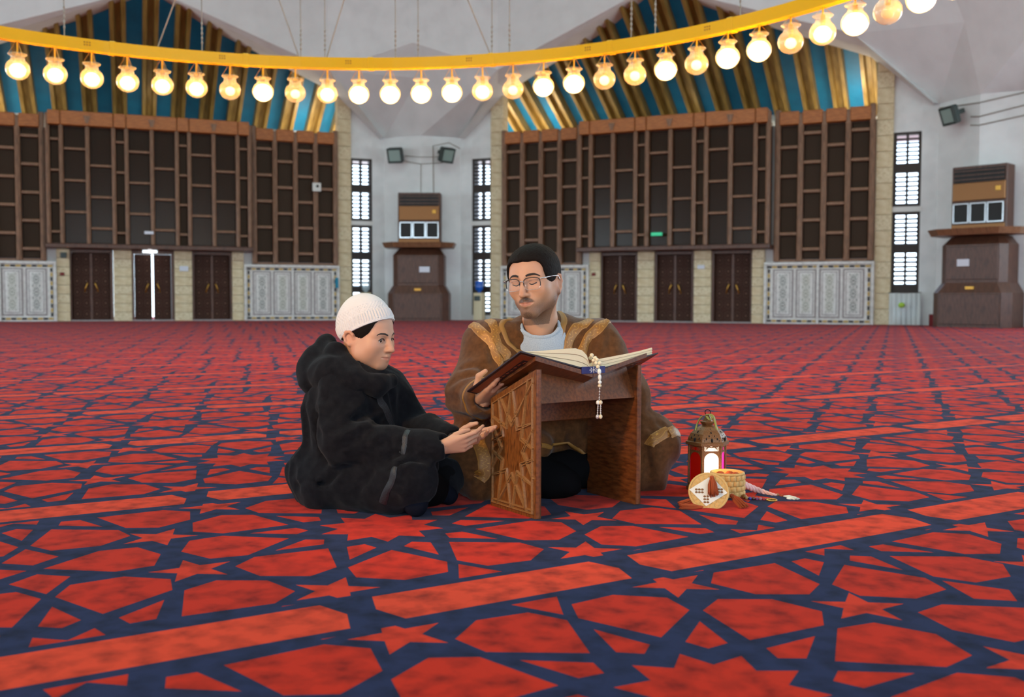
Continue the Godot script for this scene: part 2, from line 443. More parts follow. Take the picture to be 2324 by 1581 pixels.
# surface nets; the mesh is written relative to «from»
func mesh_blob(b: Blob, cell: float, from: Vector3, st_arrays: Array, color: Variant = null, keep: Variant = null) -> void:
	var pad := cell * 2.5 + b.noise_amp + maxf(b.grow, 0.0) + 0.012
	var lo := b.lo - Vector3.ONE * pad
	var size := b.hi + Vector3.ONE * pad - lo
	var B := 6
	var nb := Vector3i((size / (cell * B)).ceil()) + Vector3i.ONE
	var nx := nb.x * B + 1; var ny := nb.y * B + 1; var nz := nb.z * B + 1
	var val := PackedFloat32Array(); val.resize(nx * ny * nz); val.fill(1.0)
	var live: Array[Vector3i] = []
	var half := cell * B * 0.5
	var reach := half * 1.7321
	for bz in nb.z: for by in nb.y: for bx in nb.x:
		var org := lo + Vector3(bx, by, bz) * (cell * B)
		var c := org + Vector3.ONE * half
		var near := PackedInt32Array()
		var best := 1.0
		for i in b.ids:
			var e := b.one(i, c)
			if b.kind[i] < 2: best = minf(best, e)
			if e < reach * 1.4 + b.k[i] + 0.03: near.append(i)
		if best > reach * 1.3 + 0.04 + b.grow: continue
		var dc := b.d(c)
		var solid := dc < -(reach * 1.6 + 0.03)
		if not solid and near.is_empty(): continue
		if not solid: live.append(Vector3i(bx, by, bz))
		for z in B: for y in B: for x in B:
			var at_i := (bx * B + x) + nx * ((by * B + y) + ny * (bz * B + z))
			val[at_i] = dc if solid else b.d_of(org + Vector3(x, y, z) * cell, near)
	var vid := {}
	var V: PackedVector3Array = st_arrays[0]
	var I: PackedInt32Array = st_arrays[1]
	var C: PackedColorArray = st_arrays[2]
	var off := [0, 1, nx, nx + 1, nx * ny, nx * ny + 1, nx * ny + nx, nx * ny + nx + 1]
	var dirs := [Vector3(0, 0, 0), Vector3(1, 0, 0), Vector3(0, 1, 0), Vector3(1, 1, 0), Vector3(0, 0, 1), Vector3(1, 0, 1), Vector3(0, 1, 1), Vector3(1, 1, 1)]
	var edges := [0, 1, 2, 3, 4, 5, 6, 7, 0, 2, 1, 3, 4, 6, 5, 7, 0, 4, 1, 5, 2, 6, 3, 7]
	for bl in live:
		for z in B: for y in B: for x in B:
			var cx := bl.x * B + x; var cy := bl.y * B + y; var cz := bl.z * B + z
			if cx >= nx - 1 or cy >= ny - 1 or cz >= nz - 1: continue
			var i0 := cx + nx * (cy + ny * cz)
			var mask := 0
			for q in 8:
				if val[i0 + off[q]] < 0.0: mask |= 1 << q
			if mask == 0 or mask == 255: continue
			var sum := Vector3.ZERO
			var cnt := 0
			for e in range(0, 24, 2):
				var p: int = edges[e]; var q: int = edges[e + 1]
				if ((mask >> p) & 1) != ((mask >> q) & 1):
					var va := val[i0 + off[p]]; var vb := val[i0 + off[q]]
					sum += dirs[p].lerp(dirs[q], va / (va - vb)); cnt += 1
			var pos := lo + (Vector3(cx, cy, cz) + sum / cnt) * cell
			vid[i0] = V.size()
			V.append(pos - from)
			C.append(color.call(pos) if color != null else Color.WHITE)
	var step := [1, nx, nx * ny]
	for i0 in vid:
		if keep != null and not keep.call(V[vid[i0]] + from): continue
		var s0 := val[i0] < 0.0
		for ax in 3:
			var s1: bool = val[i0 + step[ax]] < 0.0
			if s0 == s1: continue
			var u: int = step[(ax + 1) % 3]; var w: int = step[(ax + 2) % 3]
			var q := [i0, i0 - u, i0 - u - w, i0 - w]
			if not (vid.has(q[1]) and vid.has(q[2]) and vid.has(q[3])): continue
			var v := [vid[q[0]], vid[q[1]], vid[q[2]], vid[q[3]]]
			if s0: I.append_array([v[0], v[2], v[1], v[0], v[3], v[2]])
			else: I.append_array([v[0], v[1], v[2], v[0], v[2], v[3]])
	st_arrays[0] = V; st_arrays[1] = I; st_arrays[2] = C

func arrays() -> Array: return [PackedVector3Array(), PackedInt32Array(), PackedColorArray()]

func from_arrays(s: Array, uv_scale := 4.0) -> ArrayMesh:
	var V: PackedVector3Array = s[0]
	var I: PackedInt32Array = s[1]
	var N := PackedVector3Array(); N.resize(V.size())
	for t in range(0, I.size(), 3):
		var n := (V[I[t + 2]] - V[I[t]]).cross(V[I[t + 1]] - V[I[t]])
		for j in 3: N[I[t + j]] += n
	for i in N.size(): N[i] = N[i].normalized()
	var arr := []
	arr.resize(Mesh.ARRAY_MAX)
	arr[Mesh.ARRAY_VERTEX] = V; arr[Mesh.ARRAY_NORMAL] = N; arr[Mesh.ARRAY_COLOR] = s[2]; arr[Mesh.ARRAY_INDEX] = I
	var m := ArrayMesh.new()
	m.add_surface_from_arrays(Mesh.PRIMITIVE_TRIANGLES, arr)
	return m

func blob_mesh(b: Blob, cell: float, from: Vector3, color: Variant = null, keep: Variant = null) -> ArrayMesh:
	var s := arrays()
	mesh_blob(b, cell, from, s, color, keep)
	return from_arrays(s)

# a band of cloth, braid or hair laid on a field's surface along a path; width may be a number or one number per path point
func band(st: SurfaceTool, b: Blob, path: Array, width: Variant, off := 0.003, across := 4, per := 6, vlen := 1.0, from := Vector3.ZERO) -> void:
	var fine := smooth_path(path, per)
	var rows := []
	var n := fine.size()
	for i in n:
		var p: Vector3 = b.onto(fine[i], off)
		var t: Vector3 = (fine[mini(i + 1, n - 1)] - fine[maxi(i - 1, 0)]).normalized()
		var nn := b.grad(p)
		var side := nn.cross(t).normalized()
		var w: float = width if not (width is Array) else lerpf(width[mini(i / per, width.size() - 1)], width[mini(i / per + 1, width.size() - 1)], float(i % per) / per)
		var row := []
		for j in across + 1:
			var f := float(j) / across - 0.5
			row.append(b.onto(p + side * f * w, off if absf(f) < 0.49 else off * 0.15) - from)
		rows.append(row)
	for i in n - 1:
		for j in across:
			var v0 := float(i) / (n - 1) * vlen; var v1 := float(i + 1) / (n - 1) * vlen
			var u0 := float(j) / across; var u1 := float(j + 1) / across
			tri(st, rows[i][j], rows[i + 1][j + 1], rows[i + 1][j], 0, Vector2(u0, v0), Vector2(u1, v1), Vector2(u0, v1))
			tri(st, rows[i][j], rows[i][j + 1], rows[i + 1][j + 1], 0, Vector2(u0, v0), Vector2(u1, v0), Vector2(u1, v1))

# ---------------------------------------------------------------- materials
func noise_tex(freq: float, ramp: Array, seed_no := 1, size := 512, kind := FastNoiseLite.TYPE_SIMPLEX_SMOOTH, octaves := 4) -> NoiseTexture2D:
	var n := FastNoiseLite.new()
	n.noise_type = kind; n.frequency = freq; n.seed = seed_no; n.fractal_octaves = octaves
	var t := NoiseTexture2D.new()
	t.width = size; t.height = size; t.seamless = true; t.noise = n
	var g := Gradient.new()
	g.offsets = PackedFloat32Array(); g.colors = PackedColorArray()
	var offs := PackedFloat32Array(); var cols := PackedColorArray()
	for i in ramp.size():
		offs.append(float(i) / maxf(ramp.size() - 1, 1)); cols.append(ramp[i])
	g.offsets = offs; g.colors = cols
	t.color_ramp = g
	return t

func mat(color: Color, rough := 0.8, metal := 0.0) -> StandardMaterial3D:
	var m := StandardMaterial3D.new()
	m.albedo_color = color; m.roughness = rough; m.metallic = metal
	return m

# colour from a noise texture laid on by position
func noisy(tex: Texture2D, scale: Vector3, rough := 0.8, metal := 0.0, bump: Texture2D = null, depth := 0.1, tint := Color.WHITE) -> StandardMaterial3D:
	var m := mat(tint, rough, metal)
	m.albedo_texture = tex
	m.uv1_triplanar = true
	m.uv1_scale = scale
	if bump:
		m.heightmap_enabled = true; m.heightmap_texture = bump; m.heightmap_scale = depth
	return m

func c8(r: int, g: int, b: int) -> Color: return Color8(r, g, b)

func fill_poly(im: Image, pts: PackedVector2Array, col: Color) -> void:
	var y0 := 1e9; var y1 := -1e9
	for p in pts:
		y0 = minf(y0, p.y); y1 = maxf(y1, p.y)
	for y in range(maxi(0, int(floor(y0))), mini(im.get_height() - 1, int(ceil(y1))) + 1):
		var xs := []
		var yc := y + 0.5
		for i in pts.size():
			var p := pts[i]; var q := pts[(i + 1) % pts.size()]
			if (p.y <= yc) != (q.y <= yc): xs.append(p.x + (yc - p.y) / (q.y - p.y) * (q.x - p.x))
		xs.sort()
		for i in range(0, xs.size() - 1, 2):
			var xa := int(round(xs[i])); var xb := int(round(xs[i + 1]))
			if xb > xa: im.fill_rect(Rect2i(xa, y, xb - xa, 1), col)

# the woven carpet pattern: one repeat, 1.727 m along the bars and 1.346 m across
func carpet_texture() -> ImageTexture:
	var PA := 1.95; var PB := 1.52
	var S := 2048
	var red := c8(190, 40, 15); var bar_red := c8(214, 64, 34); var star_red := c8(204, 52, 26); var navy := c8(36, 41, 70)
	var im := Image.create(S, S, false, Image.FORMAT_RGB8)
	im.fill(navy)
	var put := func(shape: Array, cx: float, cy: float, turn: float, col: Color):
		for ox in [-1, 0, 1]:
			for oy in [-1, 0, 1]:
				var pts := PackedVector2Array()
				var box2 := Rect2()
				for v in shape:
					var p: Vector2 = v.rotated(turn) + Vector2(cx + ox * PA, cy + oy * PB)
					var q := Vector2((p.x / PA + 0.5) * S, (0.5 - p.y / PB) * S)
					box2 = Rect2(q, Vector2.ONE) if pts.is_empty() else box2.expand(q)
					pts.append(q)
				if box2.intersects(Rect2(0, 0, S, S)): fill_poly(im, pts, col)
	var star10 := []
	for i in 20: star10.append(Vector2.from_angle(TAU * i / 20) * (0.195 if i % 2 == 0 else 0.132))
	var star5 := []
	for i in 10: star5.append(Vector2.from_angle(TAU * i / 10) * (0.112 if i % 2 == 0 else 0.045))
	var petal := [Vector2(0.295, 0), Vector2(0.455, 0.132), Vector2(0.555, 0.118), Vector2(0.605, 0), Vector2(0.555, -0.118), Vector2(0.455, -0.132)]
	var dart := [Vector2(0.222, 0), Vector2(0.258, 0.043), Vector2(0.395, 0), Vector2(0.258, -0.043)]
	for sx in [-1.0, 1.0]:
		for sy in [-1.0, 1.0]:
			for v in [Vector3(0.622, 0.208, 18.0), Vector3(0.372, 0.568, 54.0)]:
				var turn5: float = deg_to_rad(v.z) + PI
				if sx < 0: turn5 = PI - turn5
				if sy < 0: turn5 = -turn5
				put.call(star5, v.x * sx, v.y * sy, turn5, star_red)
	for c in [Vector2(0, 0), Vector2(PA / 2, PB / 2)]:
		put.call(star10, c.x, c.y, 0.0, red)
		for i in 10:
			var a := TAU * i / 10
			put.call(petal, c.x, c.y, a, red)
			put.call(dart, c.x, c.y, a + TAU / 20, red)
		for s in [-1.0, 1.0]:
			put.call([Vector2(0.66, 0), Vector2(0.70, 0.115), Vector2(0.80, 0.125), Vector2(0.955, 0), Vector2(0.80, -0.125), Vector2(0.70, -0.115)], c.x, c.y, 0.0 if s > 0 else PI, red)
			put.call([Vector2(0.975 - 0.07, s * 0.115), Vector2(0.975, s * 0.05), Vector2(0.975 + 0.07, s * 0.115), Vector2(0.975, s * 0.25)], c.x, c.y, 0.0, red)
	# the border band with its long and short bars
	var e := int(0.128 / PB * S)
	im.fill_rect(Rect2i(0, 0, S, e), navy)
	im.fill_rect(Rect2i(0, S - e, S, e), navy)
	for bar in [[0.0, 0.345], [PA / 2, 0.56]]:
		var w: float = bar[1]
		put.call([Vector2(-w, 0), Vector2(-w + 0.03, 0.094), Vector2(w - 0.03, 0.094), Vector2(w, 0), Vector2(w - 0.03, -0.094), Vector2(-w + 0.03, -0.094)], bar[0], PB / 2, 0.0, bar_red)
	return ImageTexture.create_from_image(im)

# rows of open-work rosettes, light marble against the dark behind
func rosette_texture(light: Color, dark: Color) -> ImageTexture:
	var im := Image.create(128, 320, false, Image.FORMAT_RGB8)
	im.fill(light)
	for r in 3:
		var c := Vector2(64, 54 + r * 106)
		for i in 12:
			var a := TAU * i / 12
			var t := Vector2.from_angle(a)
			var n := t.orthogonal()
			fill_poly(im, PackedVector2Array([c + t * 20, c + t * 30 + n * 6, c + t * 42, c + t * 30 - n * 6]), dark)
			var a2 := a + TAU / 24
			var t2 := Vector2.from_angle(a2); var n2 := t2.orthogonal()
			fill_poly(im, PackedVector2Array([c + t2 * 40, c + t2 * 47 + n2 * 6, c + t2 * 54, c + t2 * 47 - n2 * 6]), dark)
		var hub := PackedVector2Array()
		for i in 8: hub.append(c + Vector2.from_angle(TAU * i / 8) * 11)
		fill_poly(im, hub, dark)
		for s in [-1, 1]:
			for q in [-1, 1]:
				fill_poly(im, PackedVector2Array([c + Vector2(s * 40, q * 53), c + Vector2(s * 52, q * 40), c + Vector2(s * 58, q * 53), c + Vector2(s * 52, q * 62)]), dark)
	return ImageTexture.create_from_image(im)

func door_texture() -> ImageTexture:
	var im := Image.create(128, 384, false, Image.FORMAT_RGB8)
	im.fill(c8(62, 36, 26))
	for r in 6:
		for q in 2:
			var c := Vector2(32 + q * 64, 32 + r * 64)
			for i in 10:
				var t := Vector2.from_angle(TAU * i / 10); var n := t.orthogonal()
				fill_poly(im, PackedVector2Array([c + t * 12 - n, c + t * 31 - n, c + t * 31 + n, c + t * 12 + n]), c8(38, 22, 17))
				fill_poly(im, PackedVector2Array([c + t * 22 - n * 3, c + t * 25, c + t * 22 + n * 3, c + t * 19]), c8(104, 78, 62))
			var hub := PackedVector2Array()
			for i in 10: hub.append(c + Vector2.from_angle(TAU * i / 10) * (8 if i % 2 else 5))
			fill_poly(im, hub, c8(100, 74, 58))
	return ImageTexture.create_from_image(im)

func lattice_texture() -> ImageTexture:
	var im := Image.create(64, 64, false, Image.FORMAT_RGB8)
	im.fill(c8(70, 52, 38))
	for y in 8:
		for x in 8:
			var c := Vector2(4 + x * 8, 4 + y * 8)
			fill_poly(im, PackedVector2Array([c + Vector2(-3, 0), c + Vector2(0, 3), c + Vector2(3, 0), c + Vector2(0, -3)]), c8(20, 13, 9))
	return ImageTexture.create_from_image(im)

# gold braid: a running leaf scroll between two cords
func braid_texture(ground: Color, thread: Color) -> ImageTexture:
	var im := Image.create(64, 256, false, Image.FORMAT_RGB8)
	im.fill(ground)
	for y in 256:
		var f := float(y) / 256.0
		var x := 32.0 + 9.0 * sin(TAU * f * 4.0)
		im.fill_rect(Rect2i(int(x) - 1, y, 3, 1), thread)
		im.fill_rect(Rect2i(3, y, 2, 1), thread if y % 6 < 4 else ground)
		im.fill_rect(Rect2i(59, y, 2, 1), thread if y % 6 < 4 else ground)
		if y % 3 == 0: im.fill_rect(Rect2i(6, y, 52, 1), ground.lerp(thread, 0.28))
	for i in 8:
		var c := Vector2(32 + (14 if i % 2 else -14), 16 + i * 32)
		var s := -1.0 if i % 2 else 1.0
		for q in 3:
			var t := Vector2(s, 0.0).rotated((q - 1) * 0.8)
			fill_poly(im, PackedVector2Array([c - t * 7, c + t.orthogonal() * 2.5, c + t * 7, c - t.orthogonal() * 2.5]), thread)
	return ImageTexture.create_from_image(im)

func make_materials() -> void:
	var grey := [Color(0.55, 0.55, 0.55), Color(0.8, 0.8, 0.8), Color(1, 1, 1)]
	var fine := noise_tex(0.12, [Color.BLACK, Color.WHITE], 3, 512)
	var cloth_bump := noise_tex(0.2, [Color.BLACK, Color.WHITE], 9, 512)
	var carpet := mat(Color.WHITE, 1.0)
	carpet.albedo_texture = carpet_texture()
	carpet.metallic_specular = 0.1
	carpet.rim_enabled = true; carpet.rim = 0.06; carpet.rim_tint = 0.8
	carpet.detail_enabled = true
	carpet.detail_blend_mode = BaseMaterial3D.BLEND_MODE_MUL
	carpet.detail_uv_layer = BaseMaterial3D.DETAIL_UV_2
	carpet.detail_albedo = noise_tex(0.012, [Color(0.62, 0.6, 0.6), Color(0.86, 0.86, 0.86), Color(1, 1, 1), Color(1, 1, 1)], 21, 1024, FastNoiseLite.TYPE_SIMPLEX_SMOOTH, 6)
	M.carpet = carpet
	var plaster_tex := noise_tex(0.01, [c8(214, 214, 214), c8(224, 224, 224), c8(230, 230, 230)], 5)
	M.plaster = noisy(plaster_tex, Vector3.ONE * 0.25, 0.9)
	M.stone = noisy(noise_tex(0.012, [c8(198, 176, 138), c8(212, 192, 156), c8(222, 206, 174)], 7), Vector3.ONE * 0.8, 0.7)
	M.stone_b = noisy(noise_tex(0.02, [c8(190, 168, 130), c8(214, 196, 162), c8(226, 212, 182)], 8), Vector3.ONE * 0.9, 0.7)
	M.grout = mat(c8(150, 132, 104), 0.95)
	M.marble = noisy(noise_tex(0.015, [c8(190, 184, 180), c8(214, 209, 204), c8(226, 222, 218)], 11), Vector3.ONE * 0.7, 0.45)
	M.marble_grey = noisy(noise_tex(0.03, [c8(120, 108, 108), c8(150, 138, 136), c8(168, 156, 152)], 12), Vector3.ONE, 0.5)
	M.inlay_yellow = mat(c8(190, 156, 88), 0.5)
	M.inlay_black = mat(c8(52, 44, 40), 0.5)
	var wood_tex := noise_tex(0.02, [c8(96, 64, 44), c8(130, 90, 63), c8(150, 108, 78)], 13)
	M.wood = noisy(wood_tex, Vector3(1.4, 0.25, 1.4), 0.42)
	M.wood_dark = noisy(noise_tex(0.02, [c8(64, 38, 27), c8(86, 53, 39), c8(102, 66, 49)], 14), Vector3(1.2, 0.3, 1.2), 0.4)
	M.wood_orange = noisy(noise_tex(0.02, [c8(150, 84, 34), c8(172, 100, 44), c8(186, 112, 54)], 15), Vector3(0.4, 1.6, 0.4), 0.5)
	var lat := lattice_texture()
	M.lattice = mat(Color.WHITE, 0.55)
	M.lattice.albedo_texture = lat; M.lattice.uv1_triplanar = true; M.lattice.uv1_scale = Vector3.ONE * 2.2
	M.lattice.metallic_specular = 0.25
	M.lattice_glass = mat(c8(210, 190, 165), 0.22)
	M.lattice_glass.metallic_specular = 0.3
	M.lattice_glass.albedo_texture = lat; M.lattice_glass.uv1_triplanar = true; M.lattice_glass.uv1_scale = Vector3.ONE * 2.6
	M.door = mat(Color.WHITE, 0.5)
	M.door.metallic_specular = 0.25
	M.door.albedo_texture = door_texture()
	M.rosette = mat(Color.WHITE, 0.5)
	M.rosette.albedo_texture = rosette_texture(c8(206, 202, 196), c8(52, 56, 50))
	M.rosette_pale = mat(Color.WHITE, 0.5)
	M.rosette_pale.albedo_texture = rosette_texture(c8(206, 202, 194), c8(122, 122, 100))
	M.brass = mat(c8(200, 150, 70), 0.35, 0.9)
	M.blue = noisy(noise_tex(0.01, [c8(0, 116, 168), c8(0, 130, 184), c8(6, 138, 192)], 17), Vector3.ONE * 0.3, 0.6)
	M.gold_rib = noisy(noise_tex(0.02, [c8(124, 94, 40), c8(152, 120, 58), c8(172, 140, 76)], 18), Vector3.ONE * 0.5, 0.45, 0.3)
	M.louvre = mat(c8(46, 34, 28), 0.6)
	M.white_paint = mat(c8(220, 218, 214), 0.6)
	M.grey_metal = mat(c8(64, 74, 72), 0.45, 0.3)
	M.lens = mat(c8(150, 172, 166), 0.12)
	M.cable = mat(c8(150, 140, 130), 0.7)
	M.gold_paint = mat(c8(238, 178, 4), 0.24, 0.1)
	M.gold_paint.heightmap_enabled = true; M.gold_paint.heightmap_texture = fine; M.gold_paint.heightmap_scale = 0.05; M.gold_paint.uv1_triplanar = true; M.gold_paint.uv1_scale = Vector3.ONE * 0.8
	M.gold_joint = mat(c8(150, 92, 8), 0.5, 0.3)
	M.red_skirting = mat(c8(116, 12, 18), 0.6)
	M.chrome = mat(c8(210, 214, 218), 0.18, 0.95)
	M.bronze = mat(c8(134, 90, 52), 0.35, 0.6)
	M.black = mat(c8(22, 18, 18), 0.6)
	M.paper_sign = mat(c8(214, 214, 224), 0.6)
	# close things
	M.table = noisy(noise_tex(0.03, [c8(62, 31, 11), c8(98, 55, 21), c8(124, 74, 32), c8(106, 60, 24)], 31), Vector3(9, 1.6, 9), 0.3)
	M.table.clearcoat_enabled = true; M.table.clearcoat = 0.35; M.table.clearcoat_roughness = 0.25
	M.table_dark = noisy(noise_tex(0.03, [c8(62, 30, 12), c8(98, 53, 23), c8(118, 68, 32)], 32), Vector3(5, 5, 1.2), 0.32)
	M.table_dark.clearcoat_enabled = true; M.table_dark.clearcoat = 0.12; M.table_dark.clearcoat_roughness = 0.25
	M.table_ridge = noisy(noise_tex(0.03, [c8(120, 82, 44), c8(158, 112, 66)], 45), Vector3.ONE * 8.0, 0.35)
	M.skin = mat(Color.WHITE, 0.55)
	M.skin.vertex_color_use_as_albedo = true
	M.skin.subsurf_scatter_enabled = true; M.skin.subsurf_scatter_strength = 0.02
	M.robe = noisy(noise_tex(0.02, [c8(66, 40, 20), c8(88, 55, 29), c8(104, 67, 37)], 33, 512), Vector3.ONE * 4.0, 0.95, 0.0, cloth_bump, 0.06)
	M.robe.rim_enabled = true; M.robe.rim = 0.25; M.robe.rim_tint = 0.8
	M.black_robe = noisy(noise_tex(0.02, [c8(13, 13, 15), c8(20, 20, 23), c8(30, 29, 30)], 34, 512), Vector3.ONE * 4.0, 0.95, 0.0, cloth_bump, 0.06)
	M.black_robe.rim_enabled = true; M.black_robe.rim = 0.08; M.black_robe.rim_tint = 0.5
	M.black_robe.metallic_specular = 0.15; M.robe.metallic_specular = 0.2
	M.trousers = mat(c8(14, 13, 14), 0.9)
	M.sock = mat(c8(17, 19, 27), 0.95)
	M.trousers.metallic_specular = 0.15; M.sock.metallic_specular = 0.15
	M.shirt = noisy(noise_tex(0.06, [c8(132, 142, 152), c8(154, 163, 172), c8(168, 176, 184)], 35), Vector3.ONE * 7.0, 0.95)
	M.braid = mat(Color.WHITE, 0.5, 0.15)
	M.braid.albedo_texture = braid_texture(c8(134, 86, 30), c8(190, 138, 58))
	M.piping = noisy(noise_tex(0.05, [c8(118, 78, 24), c8(158, 110, 42)], 36), Vector3.ONE * 20.0, 0.6)
	M.black_braid = mat(Color.WHITE, 0.6)
	M.black_braid.albedo_texture = braid_texture(c8(14, 15, 18), c8(44, 51, 60))
	M.hair = noisy(noise_tex(0.06, [c8(12, 9, 7), c8(26, 19, 15), c8(38, 29, 23)], 37), Vector3(26, 8, 26), 0.65, 0.0, cloth_bump, 0.12)
	M.hair.metallic_specular = 0.2
	M.brow = mat(c8(34, 24, 19), 0.8)
	M.eye_white = mat(c8(214, 206, 198), 0.2)
	M.iris = mat(c8(46, 26, 14), 0.1)
	M.lining = noisy(noise_tex(0.15, [c8(84, 84, 86), c8(150, 150, 152)], 38), Vector3.ONE * 14.0, 1.0)
	M.cap = mat(c8(196, 192, 190), 0.95)
	M.paper = mat(c8(226, 205, 166), 0.8)
	M.cover = mat(c8(30, 12, 24), 0.4)
	M.cover_blue = mat(c8(20, 26, 92), 0.4)
	M.cover_border = noisy(noise_tex(0.3, [c8(104, 46, 20), c8(146, 72, 34)], 39), Vector3.ONE * 20.0, 0.5)
	M.silver_print = mat(c8(196, 190, 186), 0.35, 0.4)
	M.bead = mat(c8(214, 196, 160), 0.28)
	M.bead_pearl = mat(c8(226, 222, 208), 0.2)
	M.lantern = noisy(noise_tex(0.05, [c8(70, 42, 20), c8(122, 80, 40), c8(150, 106, 60)], 40), Vector3.ONE * 9.0, 0.5, 0.3)
	M.hole = mat(c8(16, 8, 4), 0.9)
	M.ribbon = mat(c8(150, 144, 62), 0.4)
	M.straw = noisy(noise_tex(0.05, [c8(172, 126, 62), c8(204, 160, 92), c8(218, 180, 116)], 41), Vector3.ONE * 18.0, 0.7)
	M.tassel = mat(c8(158, 66, 20), 0.9)
	M.felt = mat(c8(222, 216, 200), 0.9)

# ---------------------------------------------------------------- the hall
# helpers that take measures in hall units, relative to a wall's own axes (x along it, y up, z into the hall)
func hall_box(called: String, x0: float, x1: float, y0: float, y1: float, z0: float, z1: float, m: Material, parent: Node, e := 0.0) -> MeshInstance3D:
	var size := Vector3(absf(x1 - x0), absf(y1 - y0), absf(z1 - z0)) * K
	return obj(called, box_mesh(size, e * K), m, parent, at(Vector3((x0 + x1) / 2, (y0 + y1) / 2, (z0 + z1) / 2) * K - base_at))

func hall_thing(called: String, label: String, category: String, T: Transform3D, base: Vector3, group := "", kind := "") -> Node3D:
	base_at = base * K
	return thing(called, label, category, T * at(base_at), group, kind)

func outward(az: float) -> Vector3: return Vector3(sin(deg_to_rad(az)), 0, -cos(deg_to_rad(az)))

func wall_frame(az: float) -> Transform3D:
	var o := outward(az)
	return Transform3D(Basis(Vector3(-o.z, 0, o.x), Vector3.UP, -o), HALL + o * 23.4 * K)

# one louvred window in the strip between wall and corner: x0..x1 in the wall's axes
func louvre_window(T: Transform3D, x0: float, x1: float, label: String) -> void:
	var w := hall_thing("window", label, "window", T, Vector3((x0 + x1) / 2, 0.2, -0.15), "", "structure")
	w.name = "window_%d" % [counts.get("windows", 0) + 1]
	counts["windows"] = counts.get("windows", 0) + 1
	var xm := (x0 + x1) / 2
	hall_box("frame", x0, x0 + 0.09, 0.2, 5.95, -0.3, 0.0, M.louvre, w)
	hall_box("frame", x1 - 0.09, x1, 0.2, 5.95, -0.3, 0.0, M.louvre, w)
	hall_box("mullion", xm - 0.035, xm + 0.035, 0.2, 5.95, -0.24, -0.04, M.louvre, w)
	hall_box("ledge", x0 - 0.03, x1 + 0.03, 3.5, 3.66, -0.3, 0.05, M.white_paint, w)
	for r in [[1.02, 1.24], [2.24, 2.5], [4.72, 4.98], [5.88, 5.95], [0.2, 0.3], [3.66, 3.74], [3.42, 3.5]]:
		hall_box("transom", x0 + 0.09, x1 - 0.09, r[0], r[1], -0.28, -0.02, M.louvre, w)
	for sec in [[0.3, 1.02, 5], [1.24, 2.24, 7], [2.5, 3.42, 7], [3.74, 4.72, 7], [4.98, 5.88, 7]]:
		var n: int = sec[2]
		for i in n:
			var y: float = lerpf(sec[0], sec[1], float(i) / n)
			var s := hall_box("slat", x0 + 0.09, x1 - 0.09, y - 0.015, y + 0.015, -0.22, -0.06, M.louvre, w)
			s.rotation.x = 0.35

func stone_courses(parent: Node, x0: float, x1: float, y0: float, y1: float, z0: float, z1: float, n: int) -> void:
	var hgt := (y1 - y0) / n
	for i in n:
		hall_box("stone_block", x0, x1, y0 + i * hgt + 0.004, y0 + (i + 1) * hgt - 0.004, z0, z1, M.stone if (i * 7 + int(x0 * 10)) % 3 else M.stone_b, parent, 0.012)

func side_bay(T: Transform3D, x0: float, x1: float, label: String, flip: bool) -> void:
	var s := hall_thing("lattice_screen", label, "screen", T, Vector3((x0 + x1) / 2, 1.98, 0.1), "lattice screens between the stone posts")
	var n := 4
	var sw := 0.17
	var step := (x1 - x0 - sw) / n
	hall_box("backing", x0 + 0.02, x1 - 0.02, 2.0, 6.4, 0.0, 0.06, M.wood_dark, s)
	for i in n + 1:
		var x := x0 + i * step
		hall_box("stile", x, x + sw, 2.0, 6.72 if i > 0 and i < n else 6.86, 0.06, 0.3, M.wood, s, 0.02)
		hall_box("bead_moulding", x + sw * 0.36, x + sw * 0.64, 2.0, 6.3, 0.3, 0.335, M.wood, s, 0.01)
	for i in n:
		var x := x0 + i * step + sw
		var x2 := x0 + (i + 1) * step
		hall_box("cap_board", x - 0.03, x2 + 0.03, 6.36, 6.78, 0.06, 0.34, M.wood_orange, s, 0.02)
		hall_box("sill_rail", x, x2, 2.0, 2.06, 0.06, 0.24, M.wood, s)
		var ys := [2.06]
		var y := 2.9 if (i % 2 == 0) != flip else 2.4
		while y < 6.2:
			hall_box("rail", x, x2, y - 0.05, y + 0.05, 0.06, 0.24, M.wood, s, 0.012)
			ys.append(y); y += 0.92
		ys.append(6.38)
		for k in ys.size() - 1:
			hall_box("lattice_panel", x + 0.02, x2 - 0.02, ys[k] + 0.05, ys[k + 1] - 0.05, 0.06, 0.12, M.lattice, s, 0.015)

